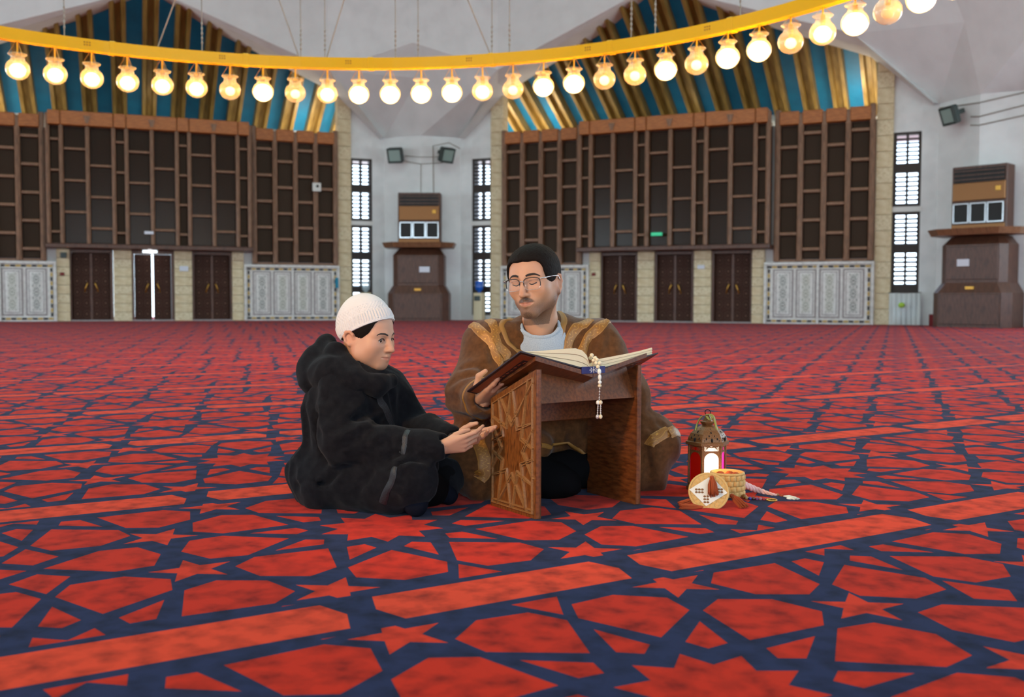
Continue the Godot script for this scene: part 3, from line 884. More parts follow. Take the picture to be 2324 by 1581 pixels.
func center_bay(T: Transform3D, label: String) -> void:
	var s := hall_thing("gallery_screen", label, "screen", T, Vector3(0, 2.45, 0.5), "projecting gallery screens over the doors")
	hall_box("backing", -3.2, 3.2, 2.5, 6.5, 0.0, 0.56, M.wood_dark, s)
	hall_box("bottom_board", -3.28, 3.28, 2.42, 2.56, 0.0, 0.86, M.wood_dark, s, 0.02)
	var x := -3.25
	var sw := 0.13
	var order := "SnSwSwSnSwSwSnSwSwSnS"
	var wn := 0.27
	var ww := (6.5 - 4 * wn - 11 * sw) / 6.0
	var idx := 0
	var pair := 0
	for ch in order:
		if ch == "S":
			hall_box("stile", x, x + sw, 2.56, 6.78, 0.56, 0.82, M.wood, s, 0.02)
			hall_box("bead_moulding", x + sw * 0.36, x + sw * 0.64, 2.56, 6.4, 0.82, 0.85, M.wood, s, 0.008)
			x += sw
			continue
		var w := wn if ch == "n" else ww
		var ys := [2.56]
		var y := 2.95 if ch == "n" else (3.6 if idx % 2 == 0 else 3.08)
		var pitch := 1.0 if ch == "n" else 1.03
		while y < 6.1:
			hall_box("rail", x, x + w, y - 0.04, y + 0.04, 0.56, 0.74, M.wood, s, 0.012)
			ys.append(y); y += pitch
		ys.append(6.42)
		for k in ys.size() - 1:
			hall_box("lattice_panel", x + 0.01, x + w - 0.01, ys[k] + 0.04, ys[k + 1] - 0.04, 0.56, 0.62, M.lattice if ch == "n" else M.lattice_glass, s, 0.012)
		if ch == "n":
			hall_box("cap_board", x - 0.05, x + w + 0.05, 6.4, 6.86, 0.56, 0.9, M.wood_orange, s, 0.02)
		else:
			if pair % 2 == 0: hall_box("cap_board", x - 0.06, x + 2 * w + sw + 0.06, 6.4, 6.86, 0.56, 0.9, M.wood_orange, s, 0.02)
			else:
				var st := begin()
				var cx := x - sw * 0.5
				var f := Vector3(0, 0, 0.93) * K
				var pts := [Vector3(cx - 0.11, 6.72, 0.93) * K, Vector3(cx - 0.04, 6.48, 0.93) * K, Vector3(cx + 0.04, 6.48, 0.93) * K, Vector3(cx + 0.11, 6.72, 0.93) * K]
				poly(st, pts)
				for q in 4:
					var p0: Vector3 = pts[q]; var p1: Vector3 = pts[(q + 1) % 4]
					var dz := Vector3(0, 0, -0.05) * K
					quad(st, p0 + dz, p1 + dz, p1, p0)
				obj("wedge_bracket", done(st), M.wood, s, at(-base_at))
			pair += 1; idx += 1
		x += w

func marble_panel(T: Transform3D, x0: float, x1: float, label: String) -> void:
	var s := hall_thing("marble_panel", label, "marble panel", T, Vector3((x0 + x1) / 2, 0, 0.05), "marble openwork panels under the side screens")
	hall_box("slab", x0, x1, 0.0, 1.97, 0.0, 0.22, M.marble, s, 0.01)
	hall_box("frame", x0, x1, 1.9, 1.99, 0.0, 0.3, M.marble, s, 0.015)
	for xx in [x0, x1 - 0.08]: hall_box("frame", xx, xx + 0.08, 0.0, 1.9, 0.22, 0.3, M.marble, s, 0.015)
	hall_box("frame", (x0 + x1) / 2 - 0.04, (x0 + x1) / 2 + 0.04, 0.0, 1.9, 0.22, 0.3, M.marble, s, 0.015)
	# the mosaic border: chips of yellow and black stone
	var nx := 20
	for row in [[0.06, 0.13], [1.8, 1.87]]:
		for i in nx:
			var a := lerpf(x0 + 0.1, x1 - 0.1, float(i) / nx); var b := lerpf(x0 + 0.1, x1 - 0.1, (i + 0.9) / nx)
			hall_box("mosaic_chip", a, b, row[0], row[1], 0.22, 0.24, M.inlay_yellow if i % 2 else M.inlay_black, s)
	for xx in [x0 + 0.12, x1 - 0.19]:
		for i in 11:
			hall_box("mosaic_chip", xx, xx + 0.07, 0.16 + i * 0.148, 0.16 + (i + 0.88) * 0.148, 0.22, 0.24, M.inlay_yellow if i % 2 else M.inlay_black, s)
	var w := (x1 - x0 - 0.5) / 4.0
	for i in 4:
		var a := x0 + 0.25 + i * w + 0.04
		var b := a + w - 0.08
		for o in [[0.0, M.marble_grey, 0.24], [0.05, M.marble, 0.25], [0.09, M.marble_grey, 0.26], [0.115, M.marble, 0.265]]:
			hall_box("inset_border", a + o[0], b - o[0], 0.2 + o[0], 1.76 - o[0], 0.2, o[2], o[1], s)
		var st := begin()
		var h := Vector2((b - a) * 0.5 - 0.19, 0.78 - 0.17) * K
		quad(st, Vector3(-h.x, -h.y, 0.012), Vector3(h.x, -h.y, 0.012), Vector3(h.x, h.y, 0.012), Vector3(-h.x, h.y, 0.012))
		for q in [[Vector3(-h.x, -h.y, 0), Vector3(h.x, -h.y, 0)], [Vector3(h.x, -h.y, 0), Vector3(h.x, h.y, 0)], [Vector3(h.x, h.y, 0), Vector3(-h.x, h.y, 0)], [Vector3(-h.x, h.y, 0), Vector3(-h.x, -h.y, 0)]]:
			quad(st, q[0], q[1], q[1] + Vector3(0, 0, 0.012), q[0] + Vector3(0, 0, 0.012))
		obj("openwork_lattice", done(st), M.rosette if i in [0, 3] else M.rosette_pale, s, at(Vector3((a + b) / 2, 0.98, 0.266) * K - base_at))

func door_pair(T: Transform3D, xc: float, label: String, ajar: float) -> void:
	var d := hall_thing("door", label, "door", T, Vector3(xc, 0, -0.1), "", "structure")
	counts["doors"] = counts.get("doors", 0) + 1
	d.name = "door_%d" % counts["doors"]
	var hw := 0.69
	hall_box("door_frame", xc - hw, xc - hw + 0.09, 0, 2.42, -0.3, 0.1, M.wood_dark, d, 0.01)
	hall_box("door_frame", xc + hw - 0.09, xc + hw, 0, 2.42, -0.3, 0.1, M.wood_dark, d, 0.01)
	hall_box("door_frame", xc - hw + 0.09, xc + hw - 0.09, 2.3, 2.42, -0.3, 0.1, M.wood_dark, d, 0.01)
	hall_box("threshold", xc - hw, xc + hw, 0.0, 0.05, -0.3, 0.14, M.marble_grey, d)
	if ajar == 0.0: hall_box("door_backing", xc - hw + 0.09, xc + hw - 0.09, 0.02, 2.3, -0.28, -0.2, M.wood_dark, d)
	if ajar == 0.0: hall_box("meeting_strip", xc - 0.04, xc + 0.04, 0.05, 2.3, -0.1, -0.05, M.wood_dark, d, 0.008)
	for s in [-1.0, 1.0]:
		var w := hw - 0.09 - ajar * (0.03 if s < 0 else 0.02)
		var cx: float = xc + s * (hw - 0.09 - w / 2)
		var leaf := obj("leaf", box_mesh(Vector3(w - 0.01, 2.24, 0.09) * K, 0.01), M.door, d, at(Vector3(cx, 1.17, -0.12) * K - base_at))
		var st := begin()
		var hx: float = -s * (w / 2 - 0.14) * K
		tube(st, smooth_path([Vector3(hx, 0.06, 0.05), Vector3(hx - s * 0.02, 0.1, 0.1), Vector3(hx + s * 0.03, -0.04, 0.11), Vector3(hx + s * 0.06, -0.16, 0.06)], 4), 0.02, 6)
		obj("handle", done(st), M.brass, leaf)

func gallery_vault(T: Transform3D, called: String, label: String) -> void:
	# the blue ceiling of the upper gallery, sloping up towards the hall, with gold channel ribs under it
	var a := Vector3(0, 7.4, -3.5); var b := Vector3(0, 10.45, 2.6)
	var slope := b - a
	var c := hall_thing(called, label, "ceiling", T, Vector3(0, 7.4, -3.5), "", "structure")
	var run := slope.length()
	var tilt := Basis(Vector3.RIGHT, -atan2(slope.y, slope.z))
	var half_at := func(z: float) -> float: return 8.6 if z < 1.0 else 6.15 * (2.9 - z) / 1.9
	var sheet := begin()
	var zs := [-3.5, 0.95, 1.0, 2.6]
	for i in 3:
		var q := []
		for v in [[zs[i], -1.0, 0.0], [zs[i], 1.0, 0.0], [zs[i + 1], 1.0, 0.0], [zs[i + 1], -1.0, 0.0], [zs[i], -1.0, 0.2], [zs[i], 1.0, 0.2], [zs[i + 1], 1.0, 0.2], [zs[i + 1], -1.0, 0.2]]:
			q.append(Vector3(half_at.call(v[0]) * v[1], a.y + (v[0] - a.z) / slope.z * slope.y + v[2], v[0]) * K - base_at)
		quad(sheet, q[0], q[1], q[2], q[3]); quad(sheet, q[7], q[6], q[5], q[4])
		quad(sheet, q[1], q[5], q[6], q[2]); quad(sheet, q[4], q[0], q[3], q[7])
		if i == 2: quad(sheet, q[3], q[2], q[6], q[7])
	obj("blue_soffit", done(sheet), M.blue, c)
	var st := begin()
	var prof := [Vector2(-0.26, 0), Vector2(-0.24, -0.34), Vector2(-0.12, -0.34), Vector2(-0.08, -0.14), Vector2(0.08, -0.14), Vector2(0.12, -0.34), Vector2(0.24, -0.34), Vector2(0.26, 0)]
	for i in 7:
		var p: Vector2 = prof[i] * K; var q: Vector2 = prof[i + 1] * K
		run = 1.0 / K
		quad(st, Vector3(p.x, p.y, 0), Vector3(q.x, q.y, 0), Vector3(q.x, q.y, run * K), Vector3(p.x, p.y, run * K))
	for e in [0.0, 1.0]:
		for q in [[0, 1, 2, 3], [4, 5, 6, 7], [0, 3, 4, 7]]:
			var pts := []
			for j in q: pts.append(Vector3(prof[j].x * K, prof[j].y * K, e))
			if e > 0.0: poly(st, pts)
			else:
				pts.reverse(); poly(st, pts)
	var rib := done(st)
	for i in 17:
		var x := absf(-8.0 + i)
		var ze := minf(2.6, 2.75 - 1.9 * x / 6.15) if x < 6.15 else 0.9
		obj("gold_rib", rib, M.gold_rib, c, Transform3D(tilt.scaled_local(Vector3(1, 1, (ze - a.z) / slope.z * slope.length() * K)), (Vector3(-8.0 + i, a.y, a.z)) * K - base_at))
	# the gallery's back wall and floor close it off
	hall_box("gallery_wall", -8.7, 8.7, 6.3, 7.5, -3.7, -3.5, M.plaster, c)
	hall_box("gallery_floor", -8.7, 8.7, 6.2, 6.35, -3.7, -0.3, M.plaster, c)
	for s in [-1.0, 1.0]:
		hall_box("gallery_wall", s * 8.6, s * 8.75, 6.2, 10.6, -3.7, -0.1, M.plaster, c)

func patterned_wall(az: float, side: String, descr: String) -> void:
	var T := wall_frame(az)
	var w := hall_thing("wall_" + side, "pale stone and plaster wall " + descr, "wall", T, Vector3(0, 0, -0.3), "", "structure")
	for s in [-1.0, 1.0]:
		hall_box("masonry", s * 2.6, s * 6.87, 0, 6.4, -0.6, 0.0, M.plaster, w)
		hall_box("masonry", s * 6.87, s * 7.68, 0, 0.2, -0.6, 0.0, M.plaster, w)
		hall_box("masonry", s * 6.87, s * 7.68, 5.95, 8.6, -0.6, 0.0, M.plaster, w)
		hall_box("masonry", s * 7.68, s * 8.9, 0, 8.6, -0.6, 0.0, M.plaster, w)
		stone_courses(w, s * 6.375, s * 6.875, 0.0, 8.3, -0.3, 0.12, 17)
		stone_courses(w, s * 2.62, s * 3.02, 0.0, 2.42, -0.1, 0.18, 8)
		stone_courses(w, s * 0.69, s * 1.27, 0.0, 2.42, -0.1, 0.18, 8)
	hall_box("masonry", -2.64, 2.64, 2.42, 6.4, -0.6, 0.0, M.plaster, w)
	for x in [-0.98, 0.98]: hall_box("masonry", x - 0.29, x + 0.29, 0, 2.42, -0.6, -0.1, M.grout, w)

func poly_obj(called: String, faces: Array, m: Material, parent: Node) -> MeshInstance3D:
	var st := begin()
	for f in faces:
		var p := []
		for v in f: p.append(v * K - base_at)
		poly(st, p)
	return obj(called, done(st), m, parent)

# the corner between two walls: canted pier, its heater, the white folded shell above it
func corner(az: float, descr: String) -> Transform3D:
	var o := outward(az)
	var r := 23.4 / cos(PI / 8)
	var T := Transform3D(Basis(Vector3(-o.z, 0, o.x), Vector3.UP, -o), HALL + o * r * K)
	var p := hall_thing("wall_corner", "white canted corner pier " + descr, "pier", T, Vector3(0, 0, 1.0), "", "structure")
	var st := begin()
	var plan := [Vector2(-1.42, 0.59), Vector2(0, 1.12), Vector2(1.42, 0.59)]
	for i in 2:
		var a: Vector2 = plan[i]; var b: Vector2 = plan[i + 1]
		quad(st, Vector3(a.x, 0, a.y) * K - base_at, Vector3(b.x, 0, b.y) * K - base_at, Vector3(b.x, 6.9, b.y) * K - base_at, Vector3(a.x, 6.9, a.y) * K - base_at)
	quad(st, Vector3(1.42, 0, 0.59) * K - base_at, Vector3(-1.42, 0, 0.59) * K - base_at, Vector3(-1.42, 6.9, 0.59) * K - base_at, Vector3(1.42, 6.9, 0.59) * K - base_at)
	obj("shaft", done(st), M.plaster, p)
	return T

# white shell over a corner; gl and gr are the gable edges of the walls to its left and right, in the corner's axes
func shell(T: Transform3D, gl: Array, gr: Array, descr: String) -> void:
	var s := hall_thing("ceiling_fold", "white folded plaster shell " + descr, "ceiling", T, Vector3(0, 6.75, 1.0), "", "structure")
	var q0 := [Vector3(-1.42, 6.75, 0.6), Vector3(1.42, 6.75, 0.6)]
	var qm := Vector3(0, 6.75, 1.13)
	var q1 := [Vector3(-2.9, 8.65, 3.2), Vector3(2.9, 8.65, 3.2)]
	var q2 := [Vector3(-2.9, 15.0, 4.4), Vector3(2.9, 15.0, 4.4)]
	var ap := Vector3(0, 9.5, 3.5)
	var bk := Vector3(0.1, 8.5, 2.6)
	poly_obj("fan_facet", [[q0[0], qm, bk, q1[0]], [qm, q0[1], q1[1], bk]], M.plaster, s)
	poly_obj("soffit", [[q1[0], bk, ap], [bk, q1[1], ap]], M.plaster, s)
	poly_obj("upper_facet", [[q1[0], ap, q2[0]], [ap, q1[1], q2[1]], [ap, q2[1], q2[0]]], M.plaster, s)
	var tl: Vector3 = gl[2] + Vector3(0, 4.6, 0) ; var tr: Vector3 = gr[2] + Vector3(0, 4.6, 0)
	poly_obj("side_facet", [[gl[0], q0[0], q1[0], gl[1]], [gl[1], q1[0], gl[2]], [gl[2], q1[0], q2[0]], [gl[2], q2[0], tl]], M.plaster, s)
	poly_obj("side_facet", [[q0[1], gr[0], gr[1], q1[1]], [q1[1], gr[1], gr[2]], [q1[1], gr[2], q2[1]], [gr[2], tr, q2[1]]], M.plaster, s)

func gable_points(T: Transform3D, C: Transform3D, s: float) -> Array:
	# the gable edge of a wall (half s), carried over into a corner's axes, in hall units
	var out := []
	for v in [Vector3(s * 8.0, 6.7, 0.45), Vector3(s * 6.15, 8.35, 1.1), Vector3(0, 10.45, 3.0)]:
		out.append(C.affine_inverse() * (T * (v * K)) / K)
	return out

func gable_soffit(T: Transform3D, label: String) -> void:
	var g := hall_thing("trim", label, "gable edge", T, Vector3(0, 6.7, 0.5), "", "structure")
	counts["trims"] = counts.get("trims", 0) + 1
	g.name = "trim_%d" % counts["trims"]
	for s in [-1.0, 1.0]:
		var a := Vector3(s * 8.0, 6.7, 0.45); var b := Vector3(s * 6.15, 8.35, 1.1); var c := Vector3(0, 10.45, 3.0)
		var bk := Vector3(0, 0.0, -1.15)
		var fs := [[a, b, b + bk, a + bk], [b, c, c + bk, b + bk]]
		if s < 0: fs = [[b, a, a + bk, b + bk], [c, b, b + bk, c + bk]]
		poly_obj("edge_band", fs, M.plaster, g)

func plain_wall(az: float, side: String, day: float) -> void:
	var T := wall_frame(az)
	var w := hall_thing("wall_" + side, "plain plaster wall with a wide unseen opening placed to light the hall", "wall", T, Vector3(0, 0, -0.3), "", "structure")
	hall_box("masonry", -9.8, 9.8, 0, 1.2, -0.6, 0, M.plaster, w)
	hall_box("masonry", -9.8, 9.8, 6.2, 15, -0.6, 0, M.plaster, w)
	for s in [-1.0, 1.0]: hall_box("masonry", s * 6.0, s * 9.8, 1.2, 6.2, -0.6, 0, M.plaster, w)
	hall_light(T * at(Vector3(0, 3.7, -0.2) * K), Vector2(12, 5) * K, Color(0.84, 0.97, 0.99), day, w)

func hall_light(xf: Transform3D, size: Vector2, color: Color, energy: float, _p: Node) -> void:
	# unseen area light in a wall opening, standing for daylight, facing the frame's +z
	var l := AreaLight3D.new()
	l.name = numbered(self, "unseen_opening_light")
	l.area_size = size
	l.light_color = color
	l.light_energy = energy * DAY
	l.shadow_enabled = true
	l.area_range = 80.0
	add_child(l, true)
	l.transform = xf * Transform3D(Basis(Vector3.UP, PI), Vector3.ZERO)

func heater(C: Transform3D, label: String, lower_sign: bool) -> void:
	# a dark panelled cabinet: octagonal foot and body, a shelf, and the heater itself on top
	var h := hall_thing("heater_cabinet", label, "heater", C, Vector3(0, 0, 1.7), "pier heaters in wooden cabinets")
	var z0 := 1.13
	var oct := func(hw: float, dep: float, ch: float) -> Array:
		return [Vector2(-hw, 0), Vector2(-hw, dep - ch), Vector2(-hw + ch, dep), Vector2(hw - ch, dep), Vector2(hw, dep - ch), Vector2(hw, 0)]
	var prism := func(called: String, pl: Array, y0: float, pl2: Array, y1: float, m: Material):
		var st := begin()
		var lo := []; var hi := []
		for v in pl: lo.append(Vector3(v.x, y0, z0 + v.y) * K - base_at)
		for v in pl2: hi.append(Vector3(v.x, y1, z0 + v.y) * K - base_at)
		for i in 6: quad(st, lo[i], lo[(i + 1) % 6], hi[(i + 1) % 6], hi[i])
		poly(st, hi)
		var dn := lo.duplicate(); dn.reverse(); poly(st, dn)
		obj(called, done(st), m, h)
	prism.call("foot", oct.call(1.1, 1.1, 0.22), 0.0, oct.call(1.1, 1.1, 0.22), 0.98, M.wood_dark)
	prism.call("foot_moulding", oct.call(1.1, 1.1, 0.22), 0.98, oct.call(0.93, 0.95, 0.22), 1.27, M.wood_dark)
	prism.call("body", oct.call(0.92, 0.94, 0.18), 1.27, oct.call(0.92, 0.94, 0.18), 2.35, M.wood_dark)
	prism.call("neck", oct.call(0.92, 0.94, 0.18), 2.35, oct.call(0.74, 0.7, 0.14), 2.6, M.wood_dark)
	prism.call("shelf", oct.call(1.22, 1.25, 0.4), 2.62, oct.call(1.3, 1.35, 0.42), 2.8, M.wood)
	hall_box("door_panel", -0.72, 0.72, 1.36, 2.3, z0 + 0.94, z0 + 0.975, M.wood_dark, h, 0.02)
	hall_box("door_panel", -0.84, 0.84, 0.08, 0.94, z0 + 1.1, z0 + 1.135, M.wood_dark, h, 0.02)
	if lower_sign: hall_box("paper_label", 0.05, 0.42, 1.74, 1.94, z0 + 0.975, z0 + 0.985, M.paper_sign, h)
	else: hall_box("paper_label", -0.4, -0.06, 1.74, 1.94, z0 + 0.975, z0 + 0.985, M.paper_sign, h)
	hall_box("brass_plate", -0.12, 0.12, 1.08, 1.16, z0 + 1.03, z0 + 1.08, M.brass, h)
	# the heater
	hall_box("heater_body", -0.77, 0.77, 2.8, 4.62, z0, z0 + 0.55, M.wood_dark, h, 0.02)
	hall_box("grille", -0.7, 0.7, 4.16, 4.54, z0 + 0.55, z0 + 0.58, M.black, h)
	for i in 3: hall_box("grille_bar", -0.7, 0.7, 4.22 + i * 0.12, 4.25 + i * 0.12, z0 + 0.57, z0 + 0.6, M.wood_dark, h)
	hall_box("bronze_panel", -0.74, 0.74, 3.62, 4.14, z0 + 0.55, z0 + 0.62, M.bronze, h, 0.02)
	hall_box("thermostat", 0.48, 0.62, 3.86, 4.0, z0 + 0.62, z0 + 0.65, M.brass, h, 0.01)
	for i in 3:
		var x := -0.71 + i * 0.48
		for r in [[x, x + 0.46, 3.52, 3.56], [x, x + 0.46, 2.98, 3.02]]: hall_box("burner_frame", r[0], r[1], r[2], r[3], z0 + 0.55, z0 + 0.63, M.chrome, h, 0.006)
		for r in [[x, x + 0.04], [x + 0.42, x + 0.46]]: hall_box("burner_frame", r[0], r[1], 3.02, 3.52, z0 + 0.55, z0 + 0.63, M.chrome, h, 0.006)
		hall_box("burner_plate", x + 0.04, x + 0.42, 3.02, 3.52, z0 + 0.55, z0 + 0.57, M.black, h)
	hall_box("base_strip", -0.74, 0.74, 2.82, 2.95, z0 + 0.55, z0 + 0.62, M.bronze, h, 0.01)

func floodlight(T: Transform3D, p: Vector3, turn: float, label: String) -> void:
	base_at = p * K
	var f := thing("floodlight", label, "floodlight", T * at(base_at) * Transform3D(Basis(Vector3.UP, turn) * Basis(Vector3.RIGHT, 0.35), Vector3.ZERO), "floodlights on the white piers")
	obj("housing", box_mesh(Vector3(0.5, 0.48, 0.2), 0.04), M.grey_metal, f)
	obj("glass", box_mesh(Vector3(0.4, 0.36, 0.02), 0.008), M.lens, f, at(Vector3(0, 0, 0.105)))
	for q in [[Vector3(0.5, 0.05, 0.04), Vector3(0, 0.215, 0.11)], [Vector3(0.5, 0.05, 0.04), Vector3(0, -0.215, 0.11)], [Vector3(0.05, 0.4, 0.04), Vector3(0.225, 0, 0.11)], [Vector3(0.05, 0.4, 0.04), Vector3(-0.225, 0, 0.11)]]:
		obj("rim", box_mesh(q[0], 0.01), M.grey_metal, f, at(q[1]))
	obj("bracket", box_mesh(Vector3(0.12, 0.12, 0.34), 0.01), M.grey_metal, f, at(Vector3(0.0, 0.0, -0.24)))

func wire(pts: Array, r: float, called: String, label: String, m: Material) -> void:
	var b: Vector3 = pts[0]
	var q := []
	for p in pts: q.append(p - b)
	var st := begin()
	tube(st, q, r, 5)
	var o := obj(called, done(st), m, self, at(b))
	tag(o, label, "cable")

func sign_box(T: Transform3D, p: Vector3, size: Vector3, m: Material, called: String, label: String, category: String) -> void:
	var o := obj(called, box_mesh(size, 0.01), m, self, T * at(p * K))
	tag(o, label, category)

# ---------------------------------------------------------------- golden ring and its lamps
func ring_point(deg: float, r := 5.093, y := 3.19) -> Vector3:
	return Vector3(-1.626 + r * sin(deg_to_rad(deg)), y, -(5.846 + r * cos(deg_to_rad(deg))))

func golden_ring() -> void:
	var c := Vector3(-1.626, 3.19, -5.846)
	var t := thing("chandelier_ring", "great golden ring beam hung on cables high over the carpet", "chandelier", at(c))
	var hh := 0.058; var ww := 0.045
	var seg := 96
	var st := begin()
	for i in seg:
		var a := i * 360.0 / seg; var b := (i + 1) * 360.0 / seg
		var p := []
		for d in [a, b]:
			for rr in [5.093 - ww, 5.093 + ww]:
				for y in [-hh, hh]: p.append(ring_point(d, rr, 3.19 + y) - c)
		# p: a-inner-low, a-inner-high, a-outer-low, a-outer-high, then b
		quad(st, p[0], p[4], p[5], p[1]); quad(st, p[6], p[2], p[3], p[7]); quad(st, p[1], p[5], p[7], p[3]); quad(st, p[4], p[0], p[2], p[6])
	obj("ring_beam", done(st), M.gold_paint, t)
	var studs := begin()
	for i in 24:
		var d := i * 15.0 - 2.0
		for k in 6:
			var q := ring_point(d + (k % 3) * 0.28, 5.093 - ww, 3.19 + (0.022 if k < 3 else -0.004)) - c
			ball(studs, q, Vector3.ONE * 0.009, 6, 4)
		obj("joint_sleeve", box_mesh(Vector3(0.06, hh * 2 + 0.012, ww * 2 + 0.012), 0.004), M.gold_paint, t, Transform3D(Basis(Vector3.UP, -deg_to_rad(d + 3.0)), ring_point(d + 3.0) - c))
	obj("joint_studs", done(studs), M.gold_joint, t)
	for d in [-34.0, -19.0, -7.5, -4.6, 4.0, 6.8, 16.0, 18.2, 33.5, 36.5, 47.0]:
		var s2 := begin()
		var b := ring_point(d, 5.093, 3.24) - c
		tube(s2, [b, b + Vector3(0, 9.0, 0)], 0.006, 5)
		for k in 5: ball(s2, b + Vector3(0, 0.1 + k * 0.05, 0), Vector3(0.012, 0.02, 0.012), 6, 4)
		obj("suspension_cable", done(s2), M.cable, t)
	for d in [[-7.7, -2.4], [-4.4, 2.6], [15.8, -3.2], [-24.0, 3.4]]:
		var s3 := begin()
		var b := ring_point(d[0], 5.093, 3.25) - c
		tube(s3, [b, b + Vector3(d[1], 7.4, 1.2)], 0.007, 5)
		obj("stay_cable", done(s3), M.cable, t)

var lamp_meshes := {}
func globe_lamp(i: int, label: String, lit: bool, glow: float) -> void:
	var ang := -38.86 + i * 3.835
	var y := 2.868 + maxf(0.0, ang - 20.0) / 48.0 * 0.065
	var top := 3.19 - 0.058
	var p := ring_point(ang, 5.093, y)
	var t := thing("globe_lamp", label, "pendant lamp", at(p), "glass globe lamps under the golden ring")
	if lamp_meshes.is_empty():
		var r := 0.112
		var st := begin()
		var prof := []
		for k in 13:
			var a := PI * (float(k) / 15.0) - PI / 2
			prof.append(Vector2(maxf(r * cos(a), 0.001), r * 0.93 * sin(a)))
		prof.append_array([Vector2(0.062, 0.107), Vector2(0.060, 0.118), Vector2(0.07, 0.128), Vector2(0.086, 0.138), Vector2(0.088, 0.145), Vector2(0.08, 0.15)])
		lathe(st, prof, 24)
		lamp_meshes.globe = done(st)
		for q in 3:
			var rb: float = [0.05, 0.075, 0.098][q]
			st = begin()
			ball(st, Vector3(0, -0.012, 0), Vector3(rb, rb * 0.93, rb), 18, 12)
			lamp_meshes["bulb%d" % q] = done(st)
		st = begin()
		lathe(st, [Vector2(0.001, 0.15), Vector2(0.02, 0.15), Vector2(0.024, 0.1), Vector2(0.02, 0.05), Vector2(0.001, 0.05)], 12)
		lamp_meshes.holder = done(st)
		var g := mat(Color(1.0, 0.86, 0.62, 0.28), 0.12)
		g.transparency = BaseMaterial3D.TRANSPARENCY_ALPHA
		M.globe = g
		for k in 3:
			var e := mat(Color(1, 0.9, 0.7), 0.5)
			e.emission_enabled = true
			e.emission = Color(1.0, 0.88, 0.62)
			e.emission_energy_multiplier = [2.2, 4.0, 7.0][k]
			lamp_meshes["e%d" % k] = e
	var k := 0 if glow < 0.34 else (1 if glow < 0.67 else 2)
	obj("glass_globe", lamp_meshes.globe, M.globe, t)
	if lit: 
		obj("glowing_bulb", lamp_meshes["bulb%d" % k], lamp_meshes["e%d" % k], t)
	else: obj("bulb", lamp_meshes.bulb0, M.globe, t)
	obj("bulb_holder", lamp_meshes.holder, M.brass, t)
	var st2 := begin()
	tube(st2, [Vector3(0, 0.12, 0), Vector3(0, top - y, 0)], 0.008, 6)
	obj("stem", done(st2), M.gold_paint, t)
	for c in 3:
		var a := TAU * (c / 3.0 + 0.1)
		var st3 := begin()
		tube(st3, [Vector3(0.084 * cos(a), 0.14, 0.084 * sin(a)), Vector3(0.012 * cos(a), top - y, 0.012 * sin(a))], 0.0022, 4)
		obj("chain", done(st3), M.brass, t)
	if lit:
		var l := OmniLight3D.new()
		l.name = "lamp_light"
		l.light_color = Color(1.0, 0.78, 0.46)
		l.light_energy = LAMP * (0.6 + glow * 0.6)
		l.light_size = 0.04
		l.omni_range = 60.0; l.omni_attenuation = 2.0
		l.shadow_enabled = true
		t.add_child(l)
		l.position = Vector3(0, -0.01, 0)

# ---------------------------------------------------------------- the book stand, the book, the lantern and the basket
func build_close() -> void:
	book_stand()
	open_book()
	prayer_beads()
	lantern()
	basket()

var stand_frame := Transform3D(Basis(Vector3(0.829, 0, -0.559), Vector3.UP, Vector3(0.559, 0, 0.829)), Vector3(0.068, 0, -2.813))

# a plate: outline in (z, y) swept along x
func side_plate(st: SurfaceTool, out: Array, x0: float, x1: float) -> void:
	var a := []; var b := []
	for v in out:
		a.append(Vector3(x0, v.y, v.x)); b.append(Vector3(x1, v.y, v.x))
	var n := out.size()
	var ar := a.duplicate(); ar.reverse()
	poly(st, ar); poly(st, b)
	for i in n:
		var j := (i + 1) % n
		quad(st, a[i], a[j], b[j], b[i])

